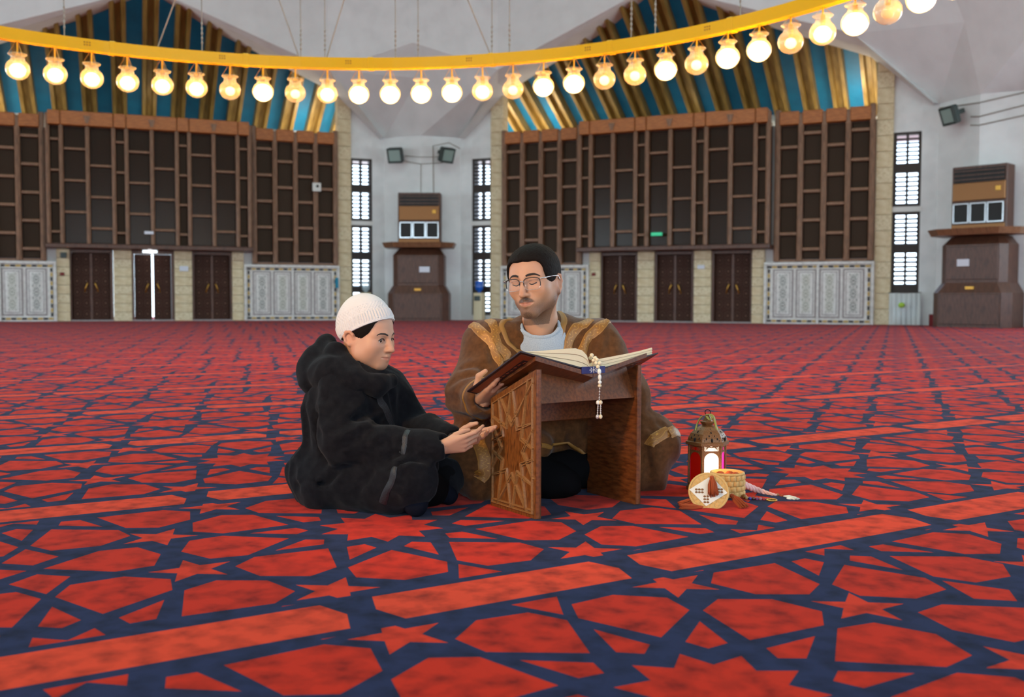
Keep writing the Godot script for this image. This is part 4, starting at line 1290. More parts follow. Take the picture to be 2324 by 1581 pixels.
func book_stand() -> void:
	var mid := Vector3(0.195, 0, -0.118)
	var t := thing("book_stand", "carved dark wood book stand under the open book, between man and boy", "book stand", stand_frame * at(mid))
	var outl := [Vector2(-0.236, 0), Vector2(0, 0), Vector2(0, 0.428), Vector2(-0.236, 0.327)]
	outl.reverse()
	for q in [[0.0, 0.016], [0.374, 0.39]]:
		var st := begin()
		side_plate(st, outl, q[0], q[1])
		var m := obj("side_panel", done(st), M.table if q[0] == 0.0 else M.table_dark, t, at(-mid))
		if q[0] == 0.0:
			m.set_meta("label", "side panel carved with a star in strapwork")
			carving(m)
		# rounded front edge strip
		var s2 := begin()
		tube(s2, [Vector3(q[0] + 0.008, 0.002, 0.002), Vector3(q[0] + 0.008, 0.428, 0.002)], 0.0085, 8)
		obj("front_edge", done(s2), M.table_dark, t, at(-mid))
	# apron: a board leaning in at the top, and a back rail
	var st := begin()
	var ap := [Vector2(-0.022, 0.333), Vector2(-0.006, 0.329), Vector2(-0.048, 0.425), Vector2(-0.064, 0.42)]
	ap.reverse()
	side_plate(st, ap, 0.016, 0.374)
	obj("apron", done(st), M.table_dark, t, at(-mid))
	obj("back_rail", box_mesh(Vector3(0.358, 0.085, 0.014), 0.003), M.table_dark, t, at(Vector3(0.195, 0.29, -0.2) - mid))
	st = begin()
	var un := [Vector2(-0.2, 0.322), Vector2(-0.02, 0.329), Vector2(-0.02, 0.337), Vector2(-0.2, 0.33)]
	un.reverse()
	side_plate(st, un, 0.016, 0.374)
	obj("inner_shelf", done(st), M.table_dark, t, at(-mid))
	# the V of two boards that holds the book
	var sl := 0.43
	for q in [[-0.012, 0.448, 0.197, 0.392], [0.193, 0.392, 0.404, 0.446]]:
		st = begin()
		var p := []
		for z in [0.014, -0.252]:
			for dy in [0.0, 0.013]:
				for k in 2: p.append(Vector3(q[k * 2], q[k * 2 + 1] + dy + z * sl, z))
		# p: near low a,b; near high a,b; far low a,b; far high a,b
		quad(st, p[0], p[1], p[3], p[2]); quad(st, p[5], p[4], p[6], p[7])
		quad(st, p[2], p[3], p[7], p[6]); quad(st, p[4], p[5], p[1], p[0])
		quad(st, p[4], p[0], p[2], p[6]); quad(st, p[1], p[5], p[7], p[3])
		obj("cradle_board", done(st), M.table_dark, t, at(-mid))

func carving(panel: MeshInstance3D) -> void:
	# raised double ridges of a twelve-fold strapwork star on the outer face (x = 0, facing -x)
	var st := begin()
	var c := Vector2(-0.118, 0.185)
	var inside := func(p: Vector2) -> bool: return p.x > -0.228 and p.x < -0.008 and p.y > 0.012 and p.y < 0.414 + p.x * 0.43
	var ridge := func(p: Vector2, q: Vector2, w: float):
		var n := 14
		var run := []
		for i in n + 1:
			var v := p.lerp(q, float(i) / n)
			if inside.call(v): run.append(v)
			elif run.size() > 1: break
			else: run.clear()
		if run.size() < 2: return
		var a: Vector2 = run[0]; var b: Vector2 = run[run.size() - 1]
		var d := (b - a).normalized(); var s := d.orthogonal() * w
		var h := -0.006
		var v3 := func(v: Vector2, x: float): return Vector3(x, v.y, v.x)
		var tl: Vector3 = v3.call(a + s, 0.001); var tr: Vector3 = v3.call(b + s, 0.001)
		var bl: Vector3 = v3.call(a - s, 0.001); var br: Vector3 = v3.call(b - s, 0.001)
		var ml: Vector3 = v3.call(a + s * 0.4, h); var mr: Vector3 = v3.call(b + s * 0.4, h)
		var nl: Vector3 = v3.call(a - s * 0.4, h); var nr: Vector3 = v3.call(b - s * 0.4, h)
		for f in [[tl, ml, mr, tr], [ml, nl, nr, mr], [nl, bl, br, nr], [tl, bl, nl, ml], [tr, mr, nr, br]]:
			var nn: Vector3 = (f[1] - f[0]).cross(f[2] - f[0])
			var outd: Vector3 = (f[0] + f[1] + f[2] + f[3]) / 4.0 - v3.call((a + b) / 2, 0.006)
			if nn.dot(outd) >= 0: quad(st, f[0], f[1], f[2], f[3])
			else: quad(st, f[3], f[2], f[1], f[0])
	var el := func(r: float, a: float) -> Vector2: return c + Vector2(r * cos(a) * 0.86, r * sin(a) * 1.12)
	for i in 12:
		var a := TAU * i / 12 + TAU / 24
		for off in [-0.0055, 0.0055]:
			# star outline: from an inner corner to the tip and on outwards, both ways
			for s in [-1.0, 1.0]:
				var inner: Vector2 = el.call(0.066 + off, a - s * TAU / 24)
				var tip: Vector2 = el.call(0.092 + off, a)
				ridge.call(inner, tip, 0.0029)
				var dir := tip - inner
				ridge.call(tip + dir * 0.12, tip + dir * 4.2, 0.0029)
	for q in [[Vector2(-0.226, 0.014), Vector2(-0.01, 0.014)], [Vector2(-0.226, 0.024), Vector2(-0.01, 0.024)], [Vector2(-0.014, 0.014), Vector2(-0.014, 0.405)], [Vector2(-0.222, 0.014), Vector2(-0.222, 0.316)], [Vector2(-0.224, 0.312), Vector2(-0.012, 0.404)]]:
		ridge.call(q[0], q[1], 0.0029)
	obj("carved_strapwork", done(st), M.table_ridge, panel)

func open_book() -> void:
	var sl := 0.47
	var bt := thing("open_book", "large open book with dark cover and cream pages on the stand", "book", stand_frame * at(Vector3(0.195, 0.43, -0.12)))
	var off := at(-Vector3(0.195, 0.43, -0.12))
	var slab := func(prof_lo: Array, prof_hi: Array, z0: float, z1: float) -> ArrayMesh:
		var st := begin()
		var n := prof_lo.size()
		var f := func(v: Vector2, z: float) -> Vector3: return Vector3(v.x, v.y + z * sl, z)
		for i in n - 1:
			quad(st, f.call(prof_hi[i], z0), f.call(prof_hi[i + 1], z0), f.call(prof_hi[i + 1], z1), f.call(prof_hi[i], z1), 1)
			quad(st, f.call(prof_lo[i], z1), f.call(prof_lo[i + 1], z1), f.call(prof_lo[i + 1], z0), f.call(prof_lo[i], z0), 2)
			quad(st, f.call(prof_lo[i], z0), f.call(prof_lo[i + 1], z0), f.call(prof_hi[i + 1], z0), f.call(prof_hi[i], z0))
			quad(st, f.call(prof_lo[i + 1], z1), f.call(prof_lo[i], z1), f.call(prof_hi[i], z1), f.call(prof_hi[i + 1], z1))
		for e in [[0, false], [n - 1, true]]:
			var a: Vector3 = f.call(prof_lo[e[0]], z0); var b: Vector3 = f.call(prof_lo[e[0]], z1)
			var c: Vector3 = f.call(prof_hi[e[0]], z1); var d: Vector3 = f.call(prof_hi[e[0]], z0)
			if e[1]: quad(st, a, b, c, d)
			else: quad(st, b, a, d, c)
		return done(st)
	var up := Vector2(0, 0.004)
	var left := [Vector2(-0.062, 0.474), Vector2(0.17, 0.416)]
	var right := [Vector2(0.222, 0.414), Vector2(0.452, 0.4555)]
	for q in [left, right]:
		var cov := obj("cover", slab.call(q, [q[0] + up, q[1] + up], 0.012, -0.272), M.cover, bt, off)
		var d: Vector2 = (q[1] - q[0]).normalized()
		for lay in [[0.009, 0.0008, M.cover_border], [0.034, 0.0014, M.cover]]:
			var a: Vector2 = q[0] + d * lay[0] - Vector2(0, lay[1]); var b: Vector2 = q[1] - d * lay[0] - Vector2(0, lay[1])
			obj("stamped_border", slab.call([a, b], [a + Vector2(0, 0.0005), b + Vector2(0, 0.0005)], 0.012 - lay[0], -0.272 + lay[0]), lay[2], cov)
		# stamped leaf ornament along the inner panel
		var orn := begin()
		for i in 7:
			for s in 2:
				var p: Vector2 = q[0].lerp(q[1], 0.2 + 0.1 * i)
				var z := 0.012 - 0.045 if s == 0 else -0.272 + 0.045
				ball(orn, Vector3(p.x, p.y - 0.0016 + z * sl, z), Vector3(0.006 + 0.003 * (i % 2), 0.0006, 0.004 + 0.003 * ((i + 1) % 2)), 8, 4, Basis(Vector3.RIGHT, -0.44))
		for i in 9:
			var p: Vector2 = q[0].lerp(q[1], 0.17 if q == left else 0.83)
			var z := -0.05 - i * 0.02
			ball(orn, Vector3(p.x, p.y - 0.0016 + z * sl, z), Vector3(0.005 + 0.002 * (i % 2), 0.0006, 0.007), 8, 4, Basis(Vector3.RIGHT, -0.44))
		obj("stamped_ornament", done(orn), M.cover_border, cov)
	# spine, seen from its end, with a silver ornament
	var spine := obj("spine", slab.call([Vector2(0.152, 0.414), Vector2(0.17, 0.403), Vector2(0.222, 0.401), Vector2(0.24, 0.41)], [Vector2(0.152, 0.418), Vector2(0.17, 0.419), Vector2(0.222, 0.417), Vector2(0.24, 0.416)], 0.013, -0.272), M.cover_blue, bt, off)
	var fx := Basis(Vector3(0.999, 0.0, 0), Vector3.UP, Vector3.BACK)
	obj("spine_end", box_mesh(Vector3(0.088, 0.021, 0.003), 0.001), M.cover_blue, spine, Transform3D(fx, Vector3(0.196, 0.4205, 0.0145)))
	var em := begin()
	for i in 8:
		var a := TAU * i / 8
		ball(em, Vector3(0.196 + cos(a) * 0.012, 0.4205 + sin(a) * 0.006, 0.0162), Vector3(0.0046, 0.0018, 0.0006), 6, 4, Basis(Vector3.BACK, a))
	ball(em, Vector3(0.196, 0.4205, 0.0162), Vector3(0.004, 0.0035, 0.0008), 8, 4)
	obj("silver_ornament", done(em), M.silver_print, spine)
	# page blocks in layers, fanning up to the hump
	var ltop := [Vector2(-0.05, 0.4785), Vector2(0.0, 0.4795), Vector2(0.06, 0.4815), Vector2(0.105, 0.484), Vector2(0.14, 0.484), Vector2(0.165, 0.477), Vector2(0.182, 0.462), Vector2(0.192, 0.436)]
	var lbot := [Vector2(-0.05, 0.4755), Vector2(0.0, 0.4630), Vector2(0.06, 0.4480), Vector2(0.105, 0.4370), Vector2(0.14, 0.4280), Vector2(0.165, 0.4215), Vector2(0.182, 0.4185), Vector2(0.192, 0.4180)]
	var rtop := [Vector2(0.195, 0.430), Vector2(0.206, 0.444), Vector2(0.228, 0.4505), Vector2(0.27, 0.4555), Vector2(0.33, 0.4625), Vector2(0.39, 0.471), Vector2(0.435, 0.4795)]
	var rbot := [Vector2(0.195, 0.4185), Vector2(0.206, 0.4185), Vector2(0.228, 0.4195), Vector2(0.27, 0.4270), Vector2(0.33, 0.4380), Vector2(0.39, 0.4490), Vector2(0.435, 0.4570)]
	for side in [[lbot, ltop], [rbot, rtop]]:
		var layers := 9
		for k in layers:
			var lo := []; var hi := []
			for i in side[0].size():
				lo.append(side[0][i].lerp(side[1][i], float(k) / layers + 0.012)); hi.append(side[0][i].lerp(side[1][i], float(k + 1) / layers))
			obj("page_bundle", slab.call(lo, hi, 0.004 - 0.0012 * (k % 3), -0.264 + 0.001 * (k % 2)), M.paper, bt, off)

func prayer_beads() -> void:
	var b := Vector3(0.2510, 0.4148, -2.8850)
	var t := thing("prayer_beads", "cream prayer beads lying over the book's spine and hanging down", "prayer beads", at(b))
	var add := func(p: Vector3, r: Vector3, m: Material, called := "bead"):
		var st := begin(); ball(st, Vector3.ZERO, r, 12, 8); obj(called, done(st), m, t, at(p - b))
	for q in [[Vector3(0.2351, 0.4623, -2.9300), 0.0062], [Vector3(0.2448, 0.4551, -2.9200), 0.0058], [Vector3(0.2392, 0.4476, -2.9150), 0.006], [Vector3(0.2491, 0.4505, -2.9100), 0.0055], [Vector3(0.2560, 0.4408, -2.9000), 0.006], [Vector3(0.2457, 0.4408, -2.9000), 0.006], [Vector3(0.2503, 0.4310, -2.8920), 0.0058], [Vector3(0.2321, 0.4539, -2.9400), 0.0058]]:
		add.call(q[0], Vector3.ONE * q[1], M.bead)
	add.call(Vector3(0.2537, 0.4173, -2.8860), Vector3(0.0058, 0.009, 0.0058), M.bead_pearl)
	add.call(Vector3(0.2551, 0.4006, -2.8860), Vector3(0.0052, 0.0095, 0.0052), M.bead_pearl)
	add.call(Vector3(0.2552, 0.3865, -2.8860), Vector3(0.0055, 0.006, 0.0055), M.bead_pearl)
	add.call(Vector3(0.2552, 0.3762, -2.8860), Vector3(0.0058, 0.0052, 0.0058), M.bead)
	add.call(Vector3(0.2504, 0.3273, -2.8860), Vector3(0.0058, 0.0068, 0.0058), M.bead_pearl)
	add.call(Vector3(0.2579, 0.3275, -2.8840), Vector3(0.0058, 0.0068, 0.0058), M.bead)
	add.call(Vector3(0.2494, 0.2861, -2.8860), Vector3(0.0055, 0.0068, 0.0055), M.silver_print)
	add.call(Vector3(0.2582, 0.2864, -2.8840), Vector3(0.0055, 0.0068, 0.0055), M.bead)
	for q in [[Vector3(0.2553, 0.3723, -2.8860), Vector3(0.2542, 0.3363, -2.8860)], [Vector3(0.2505, 0.3196, -2.8860), Vector3(0.2494, 0.2938, -2.8860)], [Vector3(0.2580, 0.3198, -2.8840), Vector3(0.2582, 0.2941, -2.8840)]]:
		var st := begin()
		for i in 9:
			var p: Vector3 = q[0].lerp(q[1], i / 8.0)
			ball(st, p - b, Vector3(0.0026, 0.0022, 0.0026) * (1.0 if i % 2 else 0.7), 6, 4)
		obj("silver_chain", done(st), M.silver_print, t)
	var st := begin()
	tube(st, [Vector3(0.2351, 0.4623, -2.9300) - b, Vector3(0.2462, 0.4430, -2.9050) - b, Vector3(0.2538, 0.4236, -2.8880) - b, Vector3(0.2553, 0.3698, -2.8860) - b], 0.001, 5)
	obj("thread", done(st), M.felt, t)

func hex(r: float, y: float, turn: float) -> Array:
	var o := []
	for i in 6:
		var a := deg_to_rad(turn + 60.0 * i)
		o.append(Vector3(r * sin(a), y, r * cos(a)))
	return o

func lantern() -> void:
	var b := Vector3(0.6480, -0.0025, -3.2800)
	b.y = 0.0
	var t := thing("lantern", "small brass lantern, glowing white in front with red and magenta glass sides", "lantern", at(b))
	var turn := -26.0
	var ring := func(st: SurfaceTool, r0: float, y0: float, r1: float, y1: float):
		var lo := hex(r0, y0, turn); var hi := hex(r1, y1, turn)
		for i in 6: quad(st, lo[i], lo[(i + 1) % 6], hi[(i + 1) % 6], hi[i])
	var st := begin()
	for q in [[0.062, 0.0, 0.069, 0.0], [0.069, 0.0, 0.069, 0.012], [0.069, 0.012, 0.062, 0.02], [0.062, 0.02, 0.01, 0.02]]: ring.call(st, q[0], q[1], q[2], q[3])
	obj("base", done(st), M.lantern, t)
	var R := 0.0615
	var lo := hex(R, 0.018, turn); var hi := hex(R, 0.152, turn)
	for i in 6:
		st = begin(); tube(st, [lo[i], hi[i]], 0.0035, 8); obj("post", done(st), M.lantern, t)
	var pane_front := mat(Color(1, 0.97, 0.92), 0.5)
	pane_front.emission_enabled = true; pane_front.emission = Color(1.0, 0.93, 0.82); pane_front.emission_energy_multiplier = 1.4
	var pane_red := mat(c8(120, 10, 6), 0.2)
	pane_red.emission_enabled = true; pane_red.emission = Color(0.55, 0.03, 0.0); pane_red.emission_energy_multiplier = 0.35
	var pane_pink := mat(c8(200, 40, 130), 0.25)
	pane_pink.emission_enabled = true; pane_pink.emission = Color(1.0, 0.22, 0.62); pane_pink.emission_energy_multiplier = 0.9
	for i in 6:
		var a0: Vector3 = lo[i]; var a1: Vector3 = lo[(i + 1) % 6]
		var xdir := (a1 - a0).normalized()
		var nn := Vector3(a0.x + a1.x, 0, a0.z + a1.z).normalized()
		var fr := Transform3D(Basis(xdir, Vector3.UP, nn), (a0 + a1) / 2)
		var w := (a1 - a0).length() / 2 - 0.003
		st = begin()
		var q := []
		for z in [0.0, -0.0025]:
			for v in [Vector2(-w, 0.004), Vector2(w, 0.004), Vector2(w, 0.13), Vector2(-w, 0.13)]: q.append(Vector3(v.x, v.y, -0.004 + z))
		poly(st, q.slice(0, 4)); poly(st, [q[7], q[6], q[5], q[4]])
		obj("glass_pane", done(st), [pane_front, pane_pink, pane_red, pane_front, pane_pink, pane_red][i], t, fr)
		# pierced spandrels around a round arch, and a bottom rail
		st = begin()
		var hole := []
		var arch := 0.088
		for k in 13:
			var a := PI * k / 12.0
			hole.append(Vector2(cos(a) * (w - 0.004), arch + sin(a) * 0.022))
		for k in 12:
			var p: Vector2 = hole[k]; var p2: Vector2 = hole[k + 1]
			var top := 0.116
			quad(st, Vector3(p2.x, p2.y, 0), Vector3(p.x, p.y, 0), Vector3(p.x, top, 0), Vector3(p2.x, top, 0))
		for s in [-1.0, 1.0]:
			var e: float = s * w; var f: float = s * (w - 0.004)
			quad(st, Vector3(minf(e, f), 0.0, 0), Vector3(maxf(e, f), 0.0, 0), Vector3(maxf(e, f), 0.134, 0), Vector3(minf(e, f), 0.134, 0))
			for k in 5:
				tube(st, [Vector3(s * (w - 0.004), 0.116 + k * 0.0042, 0), Vector3(s * 0.004, 0.134 - k * 0.0006, 0)], 0.0008, 4)
				tube(st, [Vector3(s * (w - 0.006 - k * 0.004), 0.116, 0), Vector3(s * (w - 0.006 - k * 0.004), 0.134, 0)], 0.0006, 4)
		tube(st, [Vector3(-w, 0.134, 0), Vector3(0, 0.128, 0), Vector3(w, 0.134, 0)], 0.0022, 6)
		tube(st, [Vector3(-w, 0.004, 0), Vector3(w, 0.004, 0)], 0.004, 6)
		obj("pierced_arch", done(st), M.lantern, t, fr)
	st = begin()
	for q in [[0.05, 0.151, 0.073, 0.151], [0.073, 0.151, 0.073, 0.161], [0.073, 0.161, 0.066, 0.163]]: ring.call(st, q[0], q[1], q[2], q[3])
	obj("eave", done(st), M.lantern, t)
	st = begin()
	var prof := [[0.067, 0.163], [0.064, 0.174], [0.056, 0.188], [0.044, 0.2], [0.03, 0.209], [0.016, 0.214]]
	for i in 5: ring.call(st, prof[i][0], prof[i][1], prof[i + 1][0], prof[i + 1][1])
	var roof := obj("roof", done(st), M.lantern, t)
	# cut-outs in the six roof facets
	st = begin()
	for i in 6:
		var a := deg_to_rad(turn + 60.0 * i + 30.0)
		var nn := Vector3(sin(a), 0, cos(a)); var side := Vector3(cos(a), 0, -sin(a))
		for q in [[0.0, 0.0645, 0.169, 1.4], [-0.018, 0.0615, 0.173, 1.0], [0.018, 0.0615, 0.173, 1.0], [-0.008, 0.0555, 0.181, 1.1], [0.01, 0.0555, 0.181, 1.0], [0.0, 0.048, 0.19, 1.3], [-0.013, 0.044, 0.193, 0.9], [0.013, 0.044, 0.193, 0.9], [0.0, 0.036, 0.2, 1.0], [-0.024, 0.0635, 0.168, 0.7], [0.024, 0.0635, 0.168, 0.7]]:
			var p: Vector3 = nn * q[1] * 0.866 + side * q[0] + Vector3(0, q[2], 0)
			ball(st, p, Vector3(0.0029, 0.0052, 0.0045) * q[3], 8, 5, Basis(side, nn.cross(side).normalized() * -1.0, nn))
	obj("cut_outs", done(st), M.hole, roof)
	st = begin()
	for q in [[0.016, 0.213, 0.024, 0.222], [0.024, 0.222, 0.025, 0.226], [0.025, 0.226, 0.017, 0.228], [0.017, 0.228, 0.008, 0.244], [0.008, 0.244, 0.006, 0.248]]: ring.call(st, q[0], q[1], q[2], q[3])
	obj("cap", done(st), M.lantern, t)
	st = begin()
	var loop := []
	for i in 16: loop.append(Vector3(0.009 * cos(TAU * i / 16), 0.256 + 0.009 * sin(TAU * i / 16), 0.002 * cos(TAU * i / 8)))
	tube(st, loop, 0.0014, 6, true)
	obj("wire_loop", done(st), M.hole, t)
	# pale satin ribbon tied on the cap
	st = begin()
	for q in [[Vector3(0.0, 0.25, 0.008), Vector3(-0.022, 0.243, 0.012), Vector3(-0.036, 0.22, 0.012), Vector3(-0.043, 0.199, 0.02)], [Vector3(0.0, 0.25, 0.008), Vector3(0.016, 0.246, 0.008), Vector3(0.022, 0.225, 0.014), Vector3(0.026, 0.2, 0.03)], [Vector3(-0.006, 0.245, 0.012), Vector3(0.004, 0.232, 0.018), Vector3(0.012, 0.24, 0.014), Vector3(0.004, 0.25, 0.012)]]:
		var fine := smooth_path(q, 6)
		var rows := []
		for i in fine.size():
			var p: Vector3 = fine[i]
			var wd := Vector3(0.0042, 0.0008, -0.002) + Vector3(0, 0.0015, 0) * sin(i * 0.7)
			rows.append([p - wd, p + Vector3(0, 0, 0.0008), p + wd, p - Vector3(0, 0, 0.0008)])
		grid(st, rows)
	obj("ribbon", done(st), M.ribbon, t)
	st = begin()
	lathe(st, [Vector2(0.001, 0.1), Vector2(0.018, 0.1), Vector2(0.022, 0.095), Vector2(0.022, 0.022), Vector2(0.001, 0.021)], 16)
	obj("candle", done(st), pane_front, t)
	var l := OmniLight3D.new()
	l.name = "lantern_light"
	l.light_color = Color(1.0, 0.72, 0.42); l.light_energy = 0.006; l.light_size = 0.03
	l.omni_range = 20.0; l.omni_attenuation = 2.0; l.shadow_enabled = true
	t.add_child(l); l.position = Vector3(0.03, 0.07, 0.09)

func strands(st: SurfaceTool, top: Vector3, tip: Vector3, spread: float, n: int, seed_no: int, r := 0.0011) -> void:
	var rng := RandomNumberGenerator.new(); rng.seed = seed_no
	var d := (tip - top)
	var side := d.cross(Vector3.UP if absf(d.normalized().y) < 0.9 else Vector3.RIGHT).normalized()
	var v := d.normalized().cross(side)
	for i in n:
		var a := rng.randf() * TAU; var q := sqrt(rng.randf())
		var o := (side * cos(a) + v * sin(a)) * q
		var e := tip + o * spread + d * rng.randf_range(-0.12, 0.06)
		if e.y < 0.002: e.y = 0.002 + rng.randf() * 0.004
		var m := top.lerp(e, 0.45) + o * spread * 0.35
		if m.y < 0.003: m.y = 0.003
		tube(st, [top + o * spread * 0.15, m, e], [r * 0.9, r, r * 0.8], 4)

func tassel(b: Vector3, top: Vector3, tip: Vector3, spread: float, n: int, parent: Node, seed_no: int) -> void:
	var st := begin()
	strands(st, top - b, tip - b, spread, n, seed_no)
	var o := obj("tassel", done(st), M.tassel, parent)
	st = begin()
	ball(st, top - b + (tip - top) * 0.08, Vector3.ONE * spread * 0.42, 10, 7)
	obj("tassel_knot", done(st), M.tassel, o)

func basket() -> void:
	var b := Vector3(0.6915, 0.0043, -3.1700)
	b.y = 0.0
	var t := thing("basket", "small open basket of woven straw strips beside the lantern", "basket", at(b))
	var R := 0.054; var H := 0.074
	var st := begin()
	lathe(st, [Vector2(0.001, 0.002), Vector2(R - 0.004, 0.002), Vector2(R - 0.003, H), Vector2(R - 0.007, H), Vector2(R - 0.008, 0.006), Vector2(0.001, 0.006)], 28)
	obj("inner_wall", done(st), M.straw, t)
	var strip := begin()
	var rows := []
	for i in 7:
		var f := float(i) / 6 - 0.5
		var row := []
		for j in 7:
			var u := float(j) / 6 - 0.5
			row.append(Vector3(f * 0.0185, u * 0.0165, 0.0068 * (1.0 - pow(absf(f) * 2, 3)) * (1.0 - pow(absf(u) * 2, 6) * 0.5)))
		rows.append(row)
	rows.reverse()
	grid(strip, rows, false)
	var sm := done(strip)
	for r in 4:
		for i in 18:
			var a := TAU * (i + 0.5 * (r % 2)) / 18
			obj("straw_strip", sm, M.straw, t, Transform3D(Basis(Vector3(cos(a), 0, -sin(a)), Vector3.UP, Vector3(sin(a), 0, cos(a))) * Basis(Vector3.BACK, 0.12 if r % 2 else -0.12), Vector3(sin(a) * (R - 0.003), 0.011 + r * 0.0172, cos(a) * (R - 0.003))))
	st = begin()
	var loop := []
	for i in 28: loop.append(Vector3((R - 0.003) * cos(TAU * i / 28), H, (R - 0.003) * sin(TAU * i / 28)))
	tube(st, loop, 0.0042, 8, true)
	obj("rim", done(st), M.straw, t)
	st = begin()
	ball(st, Vector3(0, 0, 0), Vector3(0.042, 0.022, 0.042), 18, 8)
	for i in 5: ball(st, Vector3(0.026 * cos(i * 1.3), 0.016, 0.026 * sin(i * 1.3)), Vector3(0.014, 0.01, 0.012), 10, 6)
	tag(obj("brown_pouch", done(st), M.tassel, self, at(b + Vector3(0, 0.05, 0))), "crumpled rust-brown cloth lying inside the open straw basket", "cloth")
	# the lid leaning against it
	var lb := Vector3(0.5981, 0.0412, -3.0000)
	var tilt := Basis(Vector3.UP, -0.12) * Basis(Vector3.RIGHT, -0.5)
	var lid := thing("woven_disc", "round woven straw lid with a white diamond and rust tassels, leaning on the basket", "basket lid", Transform3D(Basis(), Vector3(lb.x, 0, lb.z)))
	var lx := Transform3D(tilt, Vector3(0, lb.y + 0.003, 0))
	st = begin()
	var face := Transform3D(Basis(Vector3.RIGHT, PI / 2), Vector3.ZERO)
	lathe(st, [Vector2(0.001, -0.006), Vector2(0.054, -0.006), Vector2(0.059, -0.003), Vector2(0.06, 0.001), Vector2(0.057, 0.004), Vector2(0.052, 0.003), Vector2(0.001, 0.004)], 40, face)
	obj("disc", done(st), M.straw, lid, lx)
	st = begin()
	var rl := []
	for i in 40: rl.append(Vector3(0.0575 * cos(TAU * i / 40), 0.0575 * sin(TAU * i / 40), 0.002))
	tube(st, rl, 0.0038, 8, true)
	obj("rim", done(st), M.straw, lid, lx)
	for r in [0.046, 0.034, 0.022]:
		var n := int(r * 420)
		for i in n:
			var a := TAU * (i + (0.5 if r < 0.04 and r > 0.03 else 0.0)) / n
			obj("straw_strip", sm, M.straw, lid, lx * Transform3D(Basis(Vector3.BACK, a + PI / 2).scaled(Vector3(0.75, 0.75, 0.48)), Vector3(r * cos(a), r * sin(a), 0.003)))
	st = begin()
	var dq := [Vector3(-0.058, 0.004, 0.0072), Vector3(-0.009, -0.047, 0.0072), Vector3(0.056, -0.004, 0.0072), Vector3(0.008, 0.048, 0.0072)]
	poly(st, dq)
	for i in 4: quad(st, dq[i] - Vector3(0, 0, 0.0015), dq[(i + 1) % 4] - Vector3(0, 0, 0.0015), dq[(i + 1) % 4], dq[i])
	var dm := obj("white_diamond", done(st), M.felt, lid, lx)
	st = begin()
	for s in [[-0.028, 0.0, 0.0], [0.03, 0.002, 0.0], [-0.008, -0.026, 1.57]]:
		for k in 3:
			for q in [-1.0, 1.0]:
				var p := Vector2(0.009 * (k - 1), 0.0045 * q).rotated(s[2])
				ball(st, Vector3(s[0] + p.x, s[1] + p.y, 0.0078), Vector3(0.0042, 0.0034, 0.0012), 8, 5)
	obj("stitched_leaves", done(st), M.bronze, dm)
	tassel(Vector3(lb.x, 0, lb.z), lx * Vector3(0.01, 0.046, 0.012) + Vector3(lb.x, 0, lb.z), lx * Vector3(0.012, -0.016, 0.02) + Vector3(lb.x, 0, lb.z), 0.017, 130, lid, 5)
	tassel(Vector3(lb.x, 0, lb.z), Vector3(0.5582, 0.0222, -3.0000), Vector3(0.5102, 0.0032, -3.0000), 0.011, 90, lid, 6)
	tassel(Vector3(lb.x, 0, lb.z), Vector3(0.5748, 0.0062, -2.9600), Vector3(0.5057, 0.0081, -2.9500), 0.010, 110, lid, 7)
	tassel(Vector3(lb.x, 0, lb.z), Vector3(0.6709, 0.0321, -3.0200), Vector3(0.6988, -0.0009, -2.9700), 0.017, 130, lid, 8)
	# the things trailing from the basket
	var rb := Vector3(0.7875, 0, -3.2763)
	var cord := thing("twisted_cord", "pale pink twisted cord with a wooden bead and a frayed cream end", "cord", at(rb))
	var path := smooth_path([Vector3(0.7374, 0.0402, -3.2000), Vector3(0.7604, 0.0274, -3.2000), Vector3(0.7912, 0.0121, -3.2200), Vector3(0.8193, 0.0045, -3.2000), Vector3(0.8357, 0.0046, -3.1700), Vector3(0.8556, 0.0018, -3.1700)], 8)
	var pinkm := mat(c8(226, 176, 166), 0.8)
	for ph in 3:
		st = begin()
		var pts := []; var rr := []
		for i in path.size():
			var f := float(i) / (path.size() - 1)
			var rad := lerpf(0.010, 0.003, smoothstep(0.35, 1.0, f))
			var a := i * 0.55 + TAU * ph / 3
			pts.append(path[i] - rb + Vector3(0, cos(a), sin(a)) * rad * 0.55); rr.append(rad * 0.62)
		tube(st, pts, rr, 8)
		obj("strand", done(st), pinkm, cord)
	st = begin(); ball(st, Vector3(0.8542, 0.0018, -3.1700) - rb, Vector3.ONE * 0.0055); obj("wooden_bead", done(st), M.bronze, cord)
	st = begin(); ball(st, Vector3(0.8642, 0.0009, -3.1600) - rb, Vector3.ONE * 0.0052); obj("wooden_bead", done(st), M.tassel, cord)
	st = begin()
	strands(st, Vector3(0.8685, 0.0015, -3.1500) - rb, Vector3(0.8951, -0.0025, -3.1000) - rb, 0.011, 120, 12, 0.0012)
	ball(st, Vector3(0.8813, -0.0010, -3.1200) - rb, Vector3(0.014, 0.008, 0.012), 10, 6)
	obj("frayed_end", done(st), M.felt, cord)
	var bb := Vector3(0.7697, 0, -3.1137)
	var brace := thing("bead_string", "short string of blue, brown and red beads with a gold ring, on the carpet", "beads", at(bb))
	var cols := [c8(150, 96, 40), c8(190, 150, 90), c8(40, 50, 130), c8(70, 36, 40), c8(92, 40, 86), c8(150, 90, 100), c8(140, 24, 40)]
	var px := [Vector3(0.7350, 0.0071, -3.1200), Vector3(0.7410, 0.0035, -3.1100), Vector3(0.7483, 0.0041, -3.1000), Vector3(0.7594, 0.0041, -3.1000), Vector3(0.7705, 0.0027, -3.1000), Vector3(0.7815, 0.0028, -3.1000), Vector3(0.7926, 0.0014, -3.1000)]
